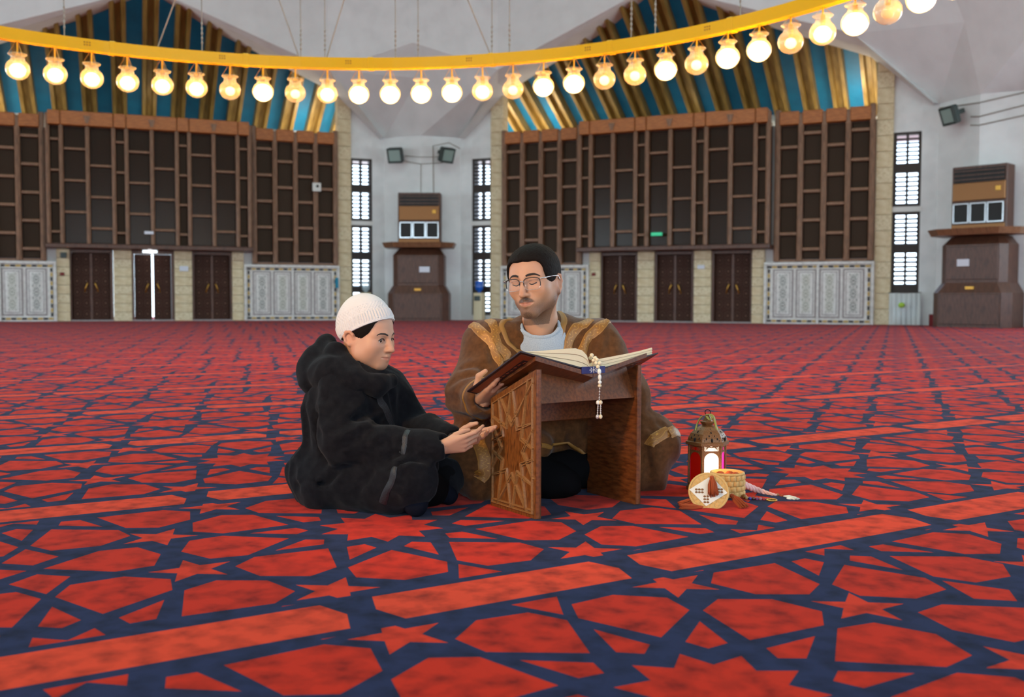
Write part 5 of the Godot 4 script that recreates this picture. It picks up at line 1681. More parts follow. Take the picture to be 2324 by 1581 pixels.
	for i in 7:
		st = begin(); ball(st, px[i] - bb, Vector3.ONE * (0.0058 if i > 0 else 0.0078)); obj("bead", done(st), mat(cols[i], 0.3), brace)
	st = begin()
	var gl := []
	for i in 20: gl.append(Vector3(0.8135, 0.0021, -3.0900) - bb + Vector3(0.0155 * cos(TAU * i / 20), 0.0, 0.0145 * sin(TAU * i / 20)))
	tube(st, gl, 0.0028, 6, true)
	obj("gold_ring", done(st), M.brass, brace)

# ---------------------------------------------------------------- people
# Head template in its own axes: x to the subject's left, y up, z forward; M places and scales it.
class Head:
	var M: Transform3D
	var s := 1.0
	var low := 1.0
	var skull := 0.0
	var ear := 0.0
	func p(x: float, y: float, z: float) -> Vector3: return M * Vector3(x, y * (low if y < 0 else 1.0), z)
	func b() -> Basis: return M.basis.orthonormalized()
	func local(v: Vector3) -> Vector3:
		var q := M.affine_inverse() * v
		if q.y < 0: q.y /= low
		return q

func cranium(b: Blob, h: Head, add := 0.0) -> void:
	var s := h.s
	b.ell(h.p(0, 0.035 + h.skull, -0.014), Vector3(0.075 + add, 0.079 + add, 0.094 + add) * s, 0.02, h.b())
	b.ell(h.p(0, 0.032 + h.skull * 0.5, 0.036), Vector3(0.062 + add, 0.058 + add, 0.046 + add) * s, 0.03 * s, h.b())

func face(b: Blob, h: Head, child: bool, eyes_open: bool) -> void:
	var s := h.s
	cranium(b, h)
	b.ell(h.p(0, -0.032, 0.030), Vector3(0.060, 0.066, 0.056) * s, 0.03 * s, h.b())
	for q in [-1.0, 1.0]:
		b.chain([h.p(q * 0.060, -0.03, -0.004), h.p(q * (0.052 if child else 0.049), -0.068, 0.012), h.p(q * 0.017, -0.103, 0.062)], [0.017 * s, 0.016 * s, 0.015 * s], 0.03 * s)
		b.ell(h.p(q * 0.041, -0.030, 0.055), Vector3(0.026, 0.024, 0.022) * s * (1.12 if child else 1.0), 0.028 * s, h.b())
		b.cone(h.p(q * 0.014, 0.017, 0.082), h.p(q * 0.049, 0.016, 0.064), 0.0085 * s, 0.009 * s, 0.016 * s)
		# eye socket, then the lids over the ball
		b.cut_ell(h.p(q * 0.031, -0.002, 0.093), Vector3(0.017, 0.0105, 0.014) * s, 0.014 * s, h.b())
		b.ell(h.p(q * 0.031, -0.003, 0.0690), Vector3(0.0158, 0.0130, 0.0150) * s * (1.08 if child else 1.0), 0.007 * s, h.b())
		if eyes_open: b.cut_ell(h.p(q * 0.031, -0.0040, 0.088), Vector3(0.0150, 0.0080, 0.014) * s, 0.002, h.b())
		else: b.cone(h.p(q * 0.020, 0.002, 0.0805), h.p(q * 0.042, 0.002, 0.0785), 0.0045 * s, 0.0045 * s, 0.006 * s)
		if child: b.ell(h.p(q * 0.040, -0.060, 0.034), Vector3(0.024, 0.024, 0.026) * s, 0.03 * s, h.b())
		# nostril wing
		b.ell(h.p(q * 0.0115, -0.0395 if child else -0.0430, 0.0935), Vector3(0.0072, 0.0058, 0.010) * s, 0.007 * s, h.b())
		b.cut_ell(h.p(q * 0.0062, -0.0475 if child else -0.0500, 0.1), Vector3(0.0032, 0.003, 0.0042) * s, 0.003, h.b())
		# ear: rim, lobe and hollow
		var ek := 0.84 if child else 1.0
		var e := func(y: float, z: float, x := 0.0) -> Vector3: return h.p(q * (0.0755 + x), y * ek + h.ear, z)
		b.ell(e.call(-0.004, -0.018, -0.001), Vector3(0.0075, 0.027, 0.0145) * s * ek, 0.008 * s, h.b())
		b.chain([e.call(0.0, 0.000, -0.001), e.call(0.016, -0.003, 0.003), e.call(0.026, -0.013, 0.006), e.call(0.022, -0.027, 0.009), e.call(0.004, -0.033, 0.009), e.call(-0.016, -0.026, 0.007), e.call(-0.03, -0.013, 0.003)], [0.0035 * s, 0.0038 * s, 0.0042 * s, 0.0045 * s, 0.0045 * s, 0.0046 * s, 0.0068 * s], 0.006 * s)
		b.cut_ell(e.call(-0.002, -0.014, 0.0115), Vector3(0.0062, 0.013, 0.0075) * s, 0.006 * s, h.b())
	# nose
	b.chain([h.p(0, 0.008, 0.084), h.p(0, -0.016, 0.094 if child else 0.097), h.p(0, -0.037 if child else -0.0415, 0.107 if child else 0.111)], [0.0072 * s, 0.0074 * s, 0.0086 * s], 0.014 * s)
	# muzzle, lips, chin
	b.ell(h.p(0, -0.070, 0.066), Vector3(0.031, 0.026, 0.024) * s, 0.022 * s, h.b())
	b.chain([h.p(-0.021, -0.0690, 0.0805), h.p(-0.006, -0.0668, 0.0915), h.p(0.006, -0.0668, 0.0915), h.p(0.021, -0.0690, 0.0805)], [0.003 * s, 0.0042 * s, 0.0042 * s, 0.003 * s], 0.006 * s)
	b.chain([h.p(-0.019, -0.0730, 0.0795), h.p(0, -0.0778, 0.0898), h.p(0.019, -0.0730, 0.0795)], [0.003 * s, 0.005 * s, 0.003 * s], 0.007 * s)
	for q in [-1.0, 1.0]:
		b.cut(h.p(q * 0.0245, -0.0695, 0.0855), h.p(q * 0.003, -0.0725, 0.1005), 0.0016 * s, 0.0030 * s if not child else 0.0038 * s, 0.002)
	b.ell(h.p(0, -0.100 if child else -0.102, 0.066 if child else 0.070), Vector3(0.018 if child else 0.020, 0.013 if child else 0.015, 0.015) * s, 0.02 * s, h.b())

func skin_color(h: Head, base: Color, stubble: float, v: Vector3) -> Color:
	var q := h.local(v)
	var c := base
	# lips
	var lip := Vector2(q.x / 0.0225, (q.y + 0.0722 - absf(q.x) * 0.1) / 0.0085).length()
	if q.z > 0.074 and lip < 1.2: c = c.lerp(Color(base.r * 0.80, base.g * 0.56, base.b * 0.60), (1.0 - smoothstep(0.7, 1.2, lip)) * 0.85)
	# warmth of cheeks, nose tip and ears
	var red := 0.0
	for s in [-1.0, 1.0]: red = maxf(red, 1.0 - q.distance_to(Vector3(s * 0.045, -0.03, 0.065)) / 0.03)
	red = maxf(red, 1.0 - q.distance_to(Vector3(0, -0.038, 0.112)) / 0.018)
	if absf(q.x) > 0.07 and q.z < 0.01: red = maxf(red, 0.7)
	if red > 0.0: c = c.lerp(Color(c.r * 1.02, c.g * 0.74, c.b * 0.66), red * 0.5)
	if stubble > 0.0:
		# beard: shadow over jaw and cheek, denser on the chin and upper lip
		var jaw := smoothstep(-0.045, -0.082, q.y + maxf(0.0, q.z - 0.02) * 0.12 - maxf(0.0, 0.035 - q.z) * 0.55)
		if q.z < -0.012 or q.y < -0.15: jaw = 0.0
		jaw *= 0.74
		if lip < 1.2 and q.z > 0.07: jaw = 0.0
		var tash := Vector2(q.x / 0.031, (q.y + 0.0590 + q.x * q.x * 9.0) / 0.0080).length()
		if q.z > 0.07: jaw = maxf(jaw, (1.0 - smoothstep(0.72, 1.22, tash)) * 0.97)
		var goat := Vector2(q.x / 0.0245, (q.y + 0.109) / 0.016).length()
		if q.z > 0.04: jaw = maxf(jaw, (1.0 - smoothstep(0.5, 1.35, goat)) * 0.95)
		var soul := Vector2(q.x / 0.006, (q.y + 0.0885) / 0.006).length()
		if q.z > 0.06: jaw = maxf(jaw, (1.0 - smoothstep(0.4, 1.3, soul)) * 0.7)
		var n := 0.84 + 0.16 * sin(q.x * 1900.0 + sin(q.y * 900.0)) * sin(q.y * 1700.0)
		c = c.lerp(Color(0.018, 0.012, 0.010), jaw * stubble * n)
	return c

# one hand: x to the thumb side, y back of the hand, z towards the fingertips; bends in degrees per finger
func hand(b: Blob, H: Transform3D, s: float, side: float, bends: Array, thumb: Array, fan := 1.0) -> void:
	var p := func(x: float, y: float, z: float) -> Vector3: return H * (Vector3(x * side, y, z) * s)
	var kx := [0.031, 0.0105, -0.010, -0.029]
	var kz := [0.088, 0.092, 0.087, 0.078]
	var ln := [[0.042, 0.025, 0.021], [0.046, 0.029, 0.022], [0.043, 0.027, 0.021], [0.033, 0.020, 0.018]]
	for i in 4:
		b.cone(p.call(kx[i] * 0.45, 0.0, 0.0), p.call(kx[i] * 0.96, 0.0, kz[i] * 0.93), 0.0165 * s, 0.0105 * s, 0.012 * s)
		var pos := Vector3(kx[i], 0.0, kz[i])
		var ang := 0.0
		var dirx: float = kx[i] * 2.2 * fan
		var rs := [0.0088, 0.0081, 0.0074, 0.0064]
		for j in 3:
			ang += deg_to_rad(bends[i][j])
			var d := Vector3(sin(dirx) * cos(ang), -sin(ang), cos(ang) * cos(dirx))
			var nx: Vector3 = pos + d * ln[i][j]
			b.cone(p.call(pos.x, pos.y, pos.z), p.call(nx.x, nx.y, nx.z), rs[j] * s * (0.92 if i == 3 else 1.0), rs[j + 1] * s * (0.92 if i == 3 else 1.0), 0.004 * s)
			pos = nx
	var t0 := Vector3(0.014, -0.006, 0.018)
	var rr := [0.0165, 0.0105, 0.0094, 0.0072]
	var pos2 := t0
	var tl := [0.042, 0.031, 0.026]
	for j in 3:
		var nx: Vector3 = pos2 + (thumb[j] as Vector3).normalized() * tl[j]
		b.cone(p.call(pos2.x, pos2.y, pos2.z), p.call(nx.x, nx.y, nx.z), rr[j] * s, rr[j + 1] * s, (0.010 if j == 0 else 0.004) * s)
		pos2 = nx

func cloth_noise(b: Blob, amp: float, freq: float, stretch: Vector3, turn: Basis, seed_no: int) -> void:
	var n := FastNoiseLite.new()
	n.noise_type = FastNoiseLite.TYPE_SIMPLEX_SMOOTH
	n.fractal_type = FastNoiseLite.FRACTAL_RIDGED
	n.fractal_octaves = 2; n.frequency = freq; n.seed = seed_no
	b.noise = n; b.noise_amp = amp
	b.noise_basis = Basis.from_scale(stretch) * turn

# creases pressed into cloth: segments of [from, to, depth, width]
func creases(b: Blob, list: Array) -> void:
	var seg := []
	for q in list:
		var a: Vector3 = b.onto(q[0], 0.0); var c: Vector3 = b.onto(q[1], 0.0)
		seg.append([a, c - a, 1.0 / maxf((c - a).length_squared(), 1e-6), q[2], 1.0 / (q[3] * q[3]), q[3] * 4.0])
	var before := b.extra
	b.extra = func(v: Vector3) -> float:
		var f := 0.0
		if before.is_valid(): f += before.call(v)
		for s in seg:
			var pa: Vector3 = v - s[0]
			var t := clampf(pa.dot(s[1]) * s[2], 0.0, 1.0)
			var d: float = (pa - s[1] * t).length()
			if d < s[5]:
				var e: float = d * d * s[4]
				f += s[3] * (sin(PI * minf(t + 0.12, 1.0)) * 0.8 + 0.2) * (-exp(-e) + 0.55 * exp(-(sqrt(e) - 2.0) * (sqrt(e) - 2.0)))
		return f

func eye(parent: Node, h: Head, q: float, from: Vector3, look: Vector3) -> void:
	var s := h.s
	var c := h.p(q * 0.031, -0.0035, 0.0685)
	var st := begin(); ball(st, Vector3.ZERO, Vector3.ONE * 0.0136 * s, 20, 14)
	var w := obj("eyeball", done(st), M.eye_white, parent, at(c - from))
	var d := (h.b() * look).normalized()
	st = begin(); ball(st, d * 0.0092 * s, Vector3(0.0076, 0.0076, 0.0047) * s, 16, 10, Basis.looking_at(-d, Vector3.UP))
	obj("iris", done(st), M.iris, w)

func build_people() -> void:
	man()
	boy()

func man() -> void:
	var from := Vector3(0.1162, 0, -3.3065)
	var h := Head.new()
	var B := Basis(Vector3.UP, deg_to_rad(-25.0)) * Basis(Vector3.RIGHT, deg_to_rad(6.0)) * Basis(Vector3.BACK, deg_to_rad(5.0))
	h.skull = -0.010; h.ear = -0.019
	h.M = Transform3D(B * Basis.from_scale(Vector3(0.94, 1, 1)), Vector3(0.0729, 0.6935, -3.2600))
	var hips := Vector3(0.1227, 0.0345, -3.5000)
	var chest := Vector3(0.1119, 0.3701, -3.4000)
	var neck := Vector3(0.0943, 0.5450, -3.3350)
	var shR := Vector3(-0.0738, 0.4709, -3.3300); var shL := Vector3(0.2879, 0.4633, -3.4200)
	var elR := Vector3(-0.1226, 0.3211, -3.2200); var elL := Vector3(0.3632, 0.3027, -3.3200)
	var wrR := Vector3(-0.0839, 0.3197, -3.0600); var wrL := Vector3(0.2318, 0.3595, -3.2000)
	var knR := Vector3(-0.1274, 0.1127, -3.2000); var knL := Vector3(0.4531, 0.1339, -3.3200)
	var hpR := Vector3(0.0370, 0.0264, -3.5000); var hpL := Vector3(0.2332, 0.0314, -3.5200)
	var anR := Vector3(0.1313, 0.0524, -3.1400); var anL := Vector3(0.0413, 0.0349, -3.2200)
	# ---- body: head and neck fine, hands fine, the rest under the clothes
	var body := Blob.new()
	body.chain([hips, chest, neck], [0.13, 0.135, 0.06], 0.08)
	for q in [[shR, elR, wrR], [shL, elL, wrL]]:
		body.cone(neck, q[0], 0.05, 0.055, 0.05)
		body.chain(q, [0.052, 0.04, 0.028], 0.03)
	for q in [[hpR, knR, anR], [hpL, knL, anL]]: body.chain(q, [0.085, 0.06, 0.042], 0.04)
	body.cone(anR, Vector3(0.1792, 0.0422, -3.1200), 0.035, 0.022, 0.02)
	body.cone(anL, Vector3(-0.0158, 0.0272, -3.1600), 0.035, 0.022, 0.02)
	var fine := Blob.new()
	face(fine, h, false, false)
	fine.chain([h.p(0, -0.055, -0.025), neck, neck + Vector3(0.01, -0.09, -0.02)], [0.054, 0.054, 0.075], 0.03)
	fine.cone(h.p(0.05, -0.05, -0.02), neck + Vector3(0.005, -0.03, 0.045), 0.014, 0.012, 0.03)
	var skin := Color(0.46, 0.235, 0.135)
	var S := arrays()
	mesh_blob(body, 0.016, from, S, func(_v): return skin, func(v): return v.y < neck.y - 0.06)
	mesh_blob(fine, 0.0021, from, S, func(v): return skin_color(h, skin, 1.0, v))
	# right hand: under the book's edge, thumb over the top
	var hb := Blob.new()
	var hd := Basis.looking_at(-Vector3(0.48, 0.36, 0.72).normalized(), Vector3(0.1, -0.9, 0.36))
	hand(hb, Transform3D(hd, wrR + Vector3(-0.006, 0.0, 0.0)), 0.98, 1.0, [[6, 8, 6], [6, 10, 6], [8, 12, 8], [12, 14, 10]], [Vector3(0.65, -0.5, 0.55), Vector3(0.0, -0.85, 0.6), Vector3(-0.6, -0.45, 0.7)])
	mesh_blob(hb, 0.0028, from, S, func(_v): return skin)
	var hb2 := Blob.new()
	hand(hb2, Transform3D(Basis.looking_at(-Vector3(-0.75, 0.0, 0.65).normalized(), Vector3(0.2, 1, 0.1)), wrL), 0.98, -1.0, [[15, 20, 12], [18, 22, 12], [20, 24, 14], [24, 26, 14]], [Vector3(0.6, -0.2, 0.7), Vector3(0.35, -0.1, 0.9), Vector3(0.2, 0, 1)])
	mesh_blob(hb2, 0.004, from, S, func(_v): return skin)
	var o := obj("person", from_arrays(S), M.skin, self, at(from))
	tag(o, "seated man in glasses and a brown robe with gold stripes, reading behind the book stand", "person")
	# ---- hair, brows, moustache, chin beard
	var hair := Blob.new()
	cranium(hair, h, 0.006)
	hair.ell(h.p(0, 0.056, -0.002), Vector3(0.062, 0.050, 0.080), 0.03, h.b())
	hair.cut_ell(h.p(0, -0.022, 0.118), Vector3(0.108, 0.094, 0.086), 0.004, h.b())
	for q in [-1.0, 1.0]: hair.cut_ell(h.p(q * 0.040, 0.028, 0.092), Vector3(0.034, 0.038, 0.046), 0.003, h.b())
	var hn := func(n: Vector3, p0: Vector3) -> Plane:
		var w := (h.b() * n).normalized()
		return Plane(w, w.dot(h.M * p0))
	hair.clip = [hn.call(Vector3(0, -1, 0.5), Vector3(0, -0.03, 0.03))]
	cloth_noise(hair, 0.0018, 90.0, Vector3(1.6, 1.6, 0.6), h.b().inverse(), 61)
	obj("hair", blob_mesh(hair, 0.0032, from), M.hair, o)
	var st := begin()
	for q in [-1.0, 1.0]:
		band(st, fine, [h.p(q * 0.013, 0.0165, 0.092), h.p(q * 0.024, 0.0195, 0.088), h.p(q * 0.038, 0.0195, 0.078), h.p(q * 0.05, 0.0145, 0.066)], [0.0065, 0.0085, 0.007, 0.003], 0.0012, 4, 5, 1.0, from)
	obj("eyebrows", done(st), M.brow, o)
	for q in [-1.0, 1.0]:
		st = begin()
		var lash := smooth_path([h.p(q * 0.0185, -0.0085, 0.081), h.p(q * 0.026, -0.0118, 0.0850), h.p(q * 0.034, -0.0118, 0.0845), h.p(q * 0.0435, -0.0075, 0.0775)], 6)
		var pts := []
		for v in lash: pts.append(fine.onto(v, 0.0003) - from)
		tube(st, pts, 0.0017, 6)
		obj("eyelash", done(st), M.black, o)
	# ---- glasses
	var gl := Node3D.new(); gl.name = "glasses"; o.add_child(gl)
	gl.position = h.M.origin - from
	var G := h.b()
	var lensm := mat(Color(0.95, 0.97, 1.0, 0.02), 0.03)
	lensm.transparency = BaseMaterial3D.TRANSPARENCY_ALPHA
	for q in [-1.0, 1.0]:
		var c := Vector3(q * 0.0335, -0.009, 0.104)
		var rim := []
		for i in 24:
			var a := TAU * i / 24
			var x := signf(cos(a)) * pow(absf(cos(a)), 0.62); var y := signf(sin(a)) * pow(absf(sin(a)), 0.62)
			rim.append(G * (c + Vector3(x * 0.0265, y * 0.019 - (0.0 if y > 0 else 0.001), -absf(x * 0.0265 + q * 0.0335) * absf(x * 0.0265 + q * 0.0335) * 3.2)))
		var s3 := begin(); tube(s3, rim, 0.0007, 6, true)
		obj("lower_rim", done(s3), M.chrome, gl)
		var brow := []
		for i in range(-1, 14): brow.append(rim[(i + 24) % 24])
		s3 = begin(); tube(s3, brow, 0.0016, 6)
		obj("brow_bar", done(s3), M.black, gl)
		s3 = begin()
		var cc := Vector3.ZERO
		for v in rim: cc += v / 24.0
		for i in 24: tri(s3, cc, rim[i], rim[(i + 1) % 24], 0)
		obj("lens", done(s3), lensm, gl)
		s3 = begin()
		tube(s3, [G * Vector3(q * 0.060, 0.004, 0.092), G * Vector3(q * 0.072, 0.005, 0.082), G * Vector3(q * 0.0785, 0.006, 0.03), G * Vector3(q * 0.080, 0.004, -0.008), G * Vector3(q * 0.078, -0.016, -0.03)], 0.0021, 6)
		obj("temple", done(s3), M.chrome, gl)
		s3 = begin(); ball(s3, G * Vector3(q * 0.0105, -0.014, 0.0985), Vector3(0.0016, 0.004, 0.002), 6, 4, G); obj("nose_pad", done(s3), M.eye_white, gl)
	var s4 := begin(); tube(s4, smooth_path([G * Vector3(-0.0085, -0.002, 0.104), G * Vector3(0, 0.001, 0.107), G * Vector3(0.0085, -0.002, 0.104)], 5), 0.0011, 6)
	obj("bridge", done(s4), M.chrome, gl)
	# ---- T-shirt
	var tee := Blob.new()
	tee.chain([chest + Vector3(0, -0.12, -0.03), chest + Vector3(0, 0, -0.012), neck + Vector3(0.008, -0.055, -0.005)], [0.11, 0.147, 0.080], 0.08)
	tee.cone(neck + Vector3(0, -0.055, 0), shR.lerp(shL, 0.2), 0.06, 0.06, 0.05)
	tee.cone(neck + Vector3(0, -0.055, 0), shR.lerp(shL, 0.8), 0.06, 0.06, 0.05)
	tee.cut(neck + Vector3(-0.01, 0.07, 0.03), neck + Vector3(0.0, -0.012, 0.035), 0.064, 0.057, 0.008)
	cloth_noise(tee, 0.004, 7.0, Vector3(1, 0.5, 1), Basis(), 4)
	obj("shirt", blob_mesh(tee, 0.006, from), M.shirt, o)
	st = begin()
	var col := []
	for i in 17:
		var a := PI * (0.12 + 0.76 * i / 16.0)
		col.append(neck + Vector3(-0.004 - cos(a) * 0.068, -0.004 - sin(a) * 0.034, 0.035 + sin(a) * 0.055))
	band(st, tee, col, 0.016, 0.004, 3, 3, 1.0, from)
	obj("neck_rib", done(st), M.shirt, get_node("person/shirt"))
	# ---- trousers
	var tr := Blob.new()
	tr.chain([hpR, knR + Vector3(0.05, -0.02, 0), anR], [0.1, 0.07, 0.06], 0.04)
	tr.chain([hpL, knL + Vector3(-0.06, -0.03, 0), anL], [0.1, 0.07, 0.062], 0.04)
	tr.cone(hpR, hpL, 0.11, 0.11, 0.05)
	tr.cone(anR, Vector3(0.1792, 0.0450, -3.1200), 0.05, 0.04, 0.03)
	tr.cone(anL, Vector3(-0.0159, 0.0324, -3.1700), 0.045, 0.035, 0.03)
	cloth_noise(tr, 0.006, 6.0, Vector3(1, 1, 1), Basis(), 14)
	obj("trousers", blob_mesh(tr, 0.011, from), M.trousers, o)
	# ---- the robe
	var rb := Blob.new()
	rb.chain([hips + Vector3(0, 0.0, -0.03), chest + Vector3(0, -0.02, -0.03), neck + Vector3(0.008, -0.06, -0.045)], [0.185, 0.165, 0.095], 0.1)
	rb.cone(neck + Vector3(-0.05, -0.05, -0.04), shR, 0.07, 0.078, 0.06)
	rb.cone(neck + Vector3(0.06, -0.05, -0.045), shL, 0.07, 0.078, 0.06)
	rb.chain([shR, elR + Vector3(0.003, 0, 0), wrR.lerp(elR, 0.18)], [0.083, 0.080, 0.056], 0.05)
	rb.chain([shL, elL, wrL.lerp(elL, 0.15)], [0.088, 0.085, 0.06], 0.05)
	rb.cone(chest + Vector3(-0.12, -0.02, 0.03), hpR, 0.09, 0.12, 0.08)
	rb.cone(chest + Vector3(0.12, -0.02, 0.0), hpL + Vector3(0.03, 0, 0), 0.1, 0.14, 0.08)
	# over the thighs and knees, falling to the carpet
	rb.chain([hpL, knL + Vector3(-0.005, 0, 0), knL + Vector3(0.0, -0.09, 0.02)], [0.12, 0.098, 0.062], 0.05)
	rb.cone(knL + Vector3(0.0, 0.0, 0.0), Vector3(0.4238, 0.0517, -3.2700), 0.08, 0.04, 0.05)
	rb.cone(hpL, Vector3(0.2461, 0.1451, -3.2800), 0.1, 0.05, 0.06)
	rb.chain([hpR, knR, Vector3(-0.0991, 0.0344, -3.1200)], [0.12, 0.098, 0.048], 0.05)
	rb.cone(Vector3(-0.1072, 0.1066, -3.1500), Vector3(-0.0438, 0.0591, -3.1400), 0.06, 0.05, 0.05)
	rb.cone(hpR, Vector3(0.0777, 0.1403, -3.2600), 0.1, 0.05, 0.05)
	# the open V in front, and the cuffs
	rb.cut(Vector3(0.0821, 0.5971, -3.2700), Vector3(0.0985, 0.4692, -3.2200), 0.085, 0.036, 0.012)
	rb.cut(Vector3(0.0849, 0.5611, -3.2600), Vector3(0.0961, 0.4898, -3.2400), 0.066, 0.045, 0.012)
	rb.cut(Vector3(0.0985, 0.4692, -3.2200), Vector3(0.1059, 0.4048, -3.2200), 0.034, 0.018, 0.012)
	rb.cut(wrR.lerp(elR, 0.16), wrR + (wrR - elR) * 0.3, 0.034, 0.05, 0.006)
	cloth_noise(rb, 0.010, 4.6, Vector3(1.0, 0.45, 1.0), Basis(Vector3.BACK, 0.5), 41)
	# folds gathered at the bent elbow, and hanging from the knee
	var fold_c := elR + Vector3(0.02, 0.02, 0.03)
	rb.extra = func(v: Vector3) -> float:
		var f := 0.0
		var q := v - fold_c
		var w := exp(-q.length_squared() / 0.012)
		if w > 0.02: f += w * 0.010 * sin((q.y * 1.0 - q.x * 0.8 + q.z * 0.5) * 95.0)
		var k := v - knL
		var w2 := exp(-(k.x * k.x + k.z * k.z) / 0.03) * smoothstep(0.1, -0.1, k.y) if v.x > knL.x - 0.2 else 0.0
		if w2 > 0.02: f += w2 * 0.009 * sin(k.x * 70.0 + k.y * 14.0)
		return f
	creases(rb, [[Vector3(-0.0931, 0.5213, -3.1800), Vector3(-0.0236, 0.4274, -3.1500), 0.010, 0.013], [Vector3(-0.1645, 0.4083, -3.2000), Vector3(-0.0641, 0.4273, -3.1500), 0.010, 0.012], [Vector3(-0.1917, 0.3530, -3.1800), Vector3(-0.1105, 0.3735, -3.1200), 0.009, 0.011], [Vector3(-0.1719, 0.3785, -3.1800), Vector3(-0.0856, 0.3958, -3.1200), 0.008, 0.011], [Vector3(0.2847, 0.5317, -3.3000), Vector3(0.2551, 0.4527, -3.2700), 0.009, 0.014], [Vector3(0.3298, 0.5011, -3.3400), Vector3(0.3118, 0.4220, -3.3000), 0.009, 0.013], [Vector3(0.0182, 0.5479, -3.2000), Vector3(0.0610, 0.4558, -3.2000), 0.008, 0.014],
		[Vector3(0.4560, 0.2263, -3.2200), Vector3(0.4948, 0.0606, -3.2200), 0.010, 0.013], [Vector3(0.4876, 0.2312, -3.2400), Vector3(0.5344, 0.0870, -3.2800), 0.009, 0.013], [Vector3(0.4394, 0.1715, -3.2000), Vector3(0.4519, 0.0496, -3.2000), 0.009, 0.012], [Vector3(-0.1409, 0.2301, -3.1200), Vector3(-0.1520, 0.0553, -3.1200), 0.009, 0.013], [Vector3(-0.1185, 0.0834, -3.0800), Vector3(-0.0841, 0.0697, -3.0800), 0.01, 0.011]])
	var robe := obj("robe", blob_mesh(rb, 0.0085, from), M.robe, o)
	# gold braid down each shoulder, plain bands along the opening, trims on cuff and hems
	st = begin()
	band(st, rb, [Vector3(-0.0820, 0.5731, -3.3000), Vector3(-0.0608, 0.5593, -3.2600), Vector3(-0.0271, 0.5237, -3.2000), Vector3(-0.0029, 0.4840, -3.2000), Vector3(0.0143, 0.4386, -3.2000)], [0.030, 0.036, 0.036, 0.036, 0.036], 0.003, 6, 5, 2.2, from)
	obj("gold_braid", done(st), M.braid, robe)
	st = begin()
	band(st, rb, [Vector3(-0.1303, 0.5340, -3.3400), Vector3(-0.1041, 0.5217, -3.2600), Vector3(-0.0624, 0.4867, -3.2000), Vector3(-0.0340, 0.4414, -3.2000), Vector3(-0.0197, 0.3987, -3.2000)], [0.030, 0.036, 0.036, 0.036, 0.036], 0.003, 6, 5, 2.2, from)
	obj("gold_braid", done(st), M.braid, robe)
	st = begin()
	band(st, rb, [Vector3(0.2659, 0.5758, -3.3800), Vector3(0.2407, 0.5648, -3.3200), Vector3(0.2091, 0.5102, -3.2800), Vector3(0.1879, 0.4530, -3.2600), Vector3(0.1794, 0.4096, -3.2600)], [0.030, 0.038, 0.038, 0.038, 0.038], 0.003, 6, 5, 2.2, from)
	obj("gold_braid", done(st), M.braid, robe)
	st = begin()
	band(st, rb, [Vector3(0.3219, 0.5426, -3.4000), Vector3(0.2897, 0.5321, -3.3400), Vector3(0.2543, 0.4863, -3.3000), Vector3(0.2298, 0.4434, -3.2800), Vector3(0.2177, 0.4003, -3.2700)], [0.030, 0.038, 0.038, 0.038, 0.038], 0.003, 6, 5, 2.2, from)
	obj("gold_braid", done(st), M.braid, robe)
	st = begin()
	band(st, rb, [Vector3(-0.1124, 0.2050, -3.1000), Vector3(-0.0897, 0.1595, -3.0800), Vector3(-0.0869, 0.1042, -3.0800), Vector3(-0.1047, 0.0655, -3.0800)], 0.05, 0.003, 6, 5, 2.0, from)
	obj("gold_braid", done(st), M.braid, robe)
	st = begin()
	band(st, rb, [Vector3(0.4480, 0.1543, -3.2200), Vector3(0.4780, 0.1762, -3.2500), Vector3(0.5115, 0.1810, -3.2800), Vector3(0.5460, 0.1714, -3.3300)], 0.04, 0.003, 6, 5, 1.5, from)
	obj("gold_braid", done(st), M.braid, robe)
	st = begin()
	band(st, rb, [Vector3(-0.0033, 0.5993, -3.3400), Vector3(-0.0161, 0.5797, -3.2500), Vector3(0.0112, 0.5294, -3.2000), Vector3(0.0425, 0.4813, -3.2000), Vector3(0.0653, 0.4388, -3.2000), Vector3(0.0854, 0.3848, -3.2000)], 0.018, 0.0035, 4, 5, 1.0, from)
	obj("gold_piping", done(st), M.piping, robe)
	st = begin()
	band(st, rb, [Vector3(0.1671, 0.6025, -3.3800), Vector3(0.1789, 0.5882, -3.3200), Vector3(0.1701, 0.5325, -3.2600), Vector3(0.1541, 0.4751, -3.2500), Vector3(0.1438, 0.4180, -3.2400), Vector3(0.1403, 0.3691, -3.2200)], 0.022, 0.0035, 4, 5, 1.0, from)
	obj("gold_piping", done(st), M.piping, robe)
	var cuff_d := (wrR - elR).normalized()
	var cu := cuff_d.cross(Vector3.UP).normalized(); var cv := cuff_d.cross(cu)
	var cpts := []
	for i in 13: cpts.append(wrR.lerp(elR, 0.2) + (cu * cos(TAU * i / 12) + cv * sin(TAU * i / 12)) * 0.062)
	st = begin()
	band(st, rb, cpts, 0.014, 0.003, 3, 3, 1.0, from)
	obj("gold_piping", done(st), M.piping, robe)
	st = begin()
	band(st, rb, [Vector3(0.1005, 0.1563, -3.2000), Vector3(0.1376, 0.1536, -3.2000), Vector3(0.1761, 0.1393, -3.2000), Vector3(0.2147, 0.1136, -3.2000), Vector3(0.2548, 0.0821, -3.2000)], 0.016, 0.004, 3, 5, 1.0, from)
	obj("gold_piping", done(st), M.piping, robe)

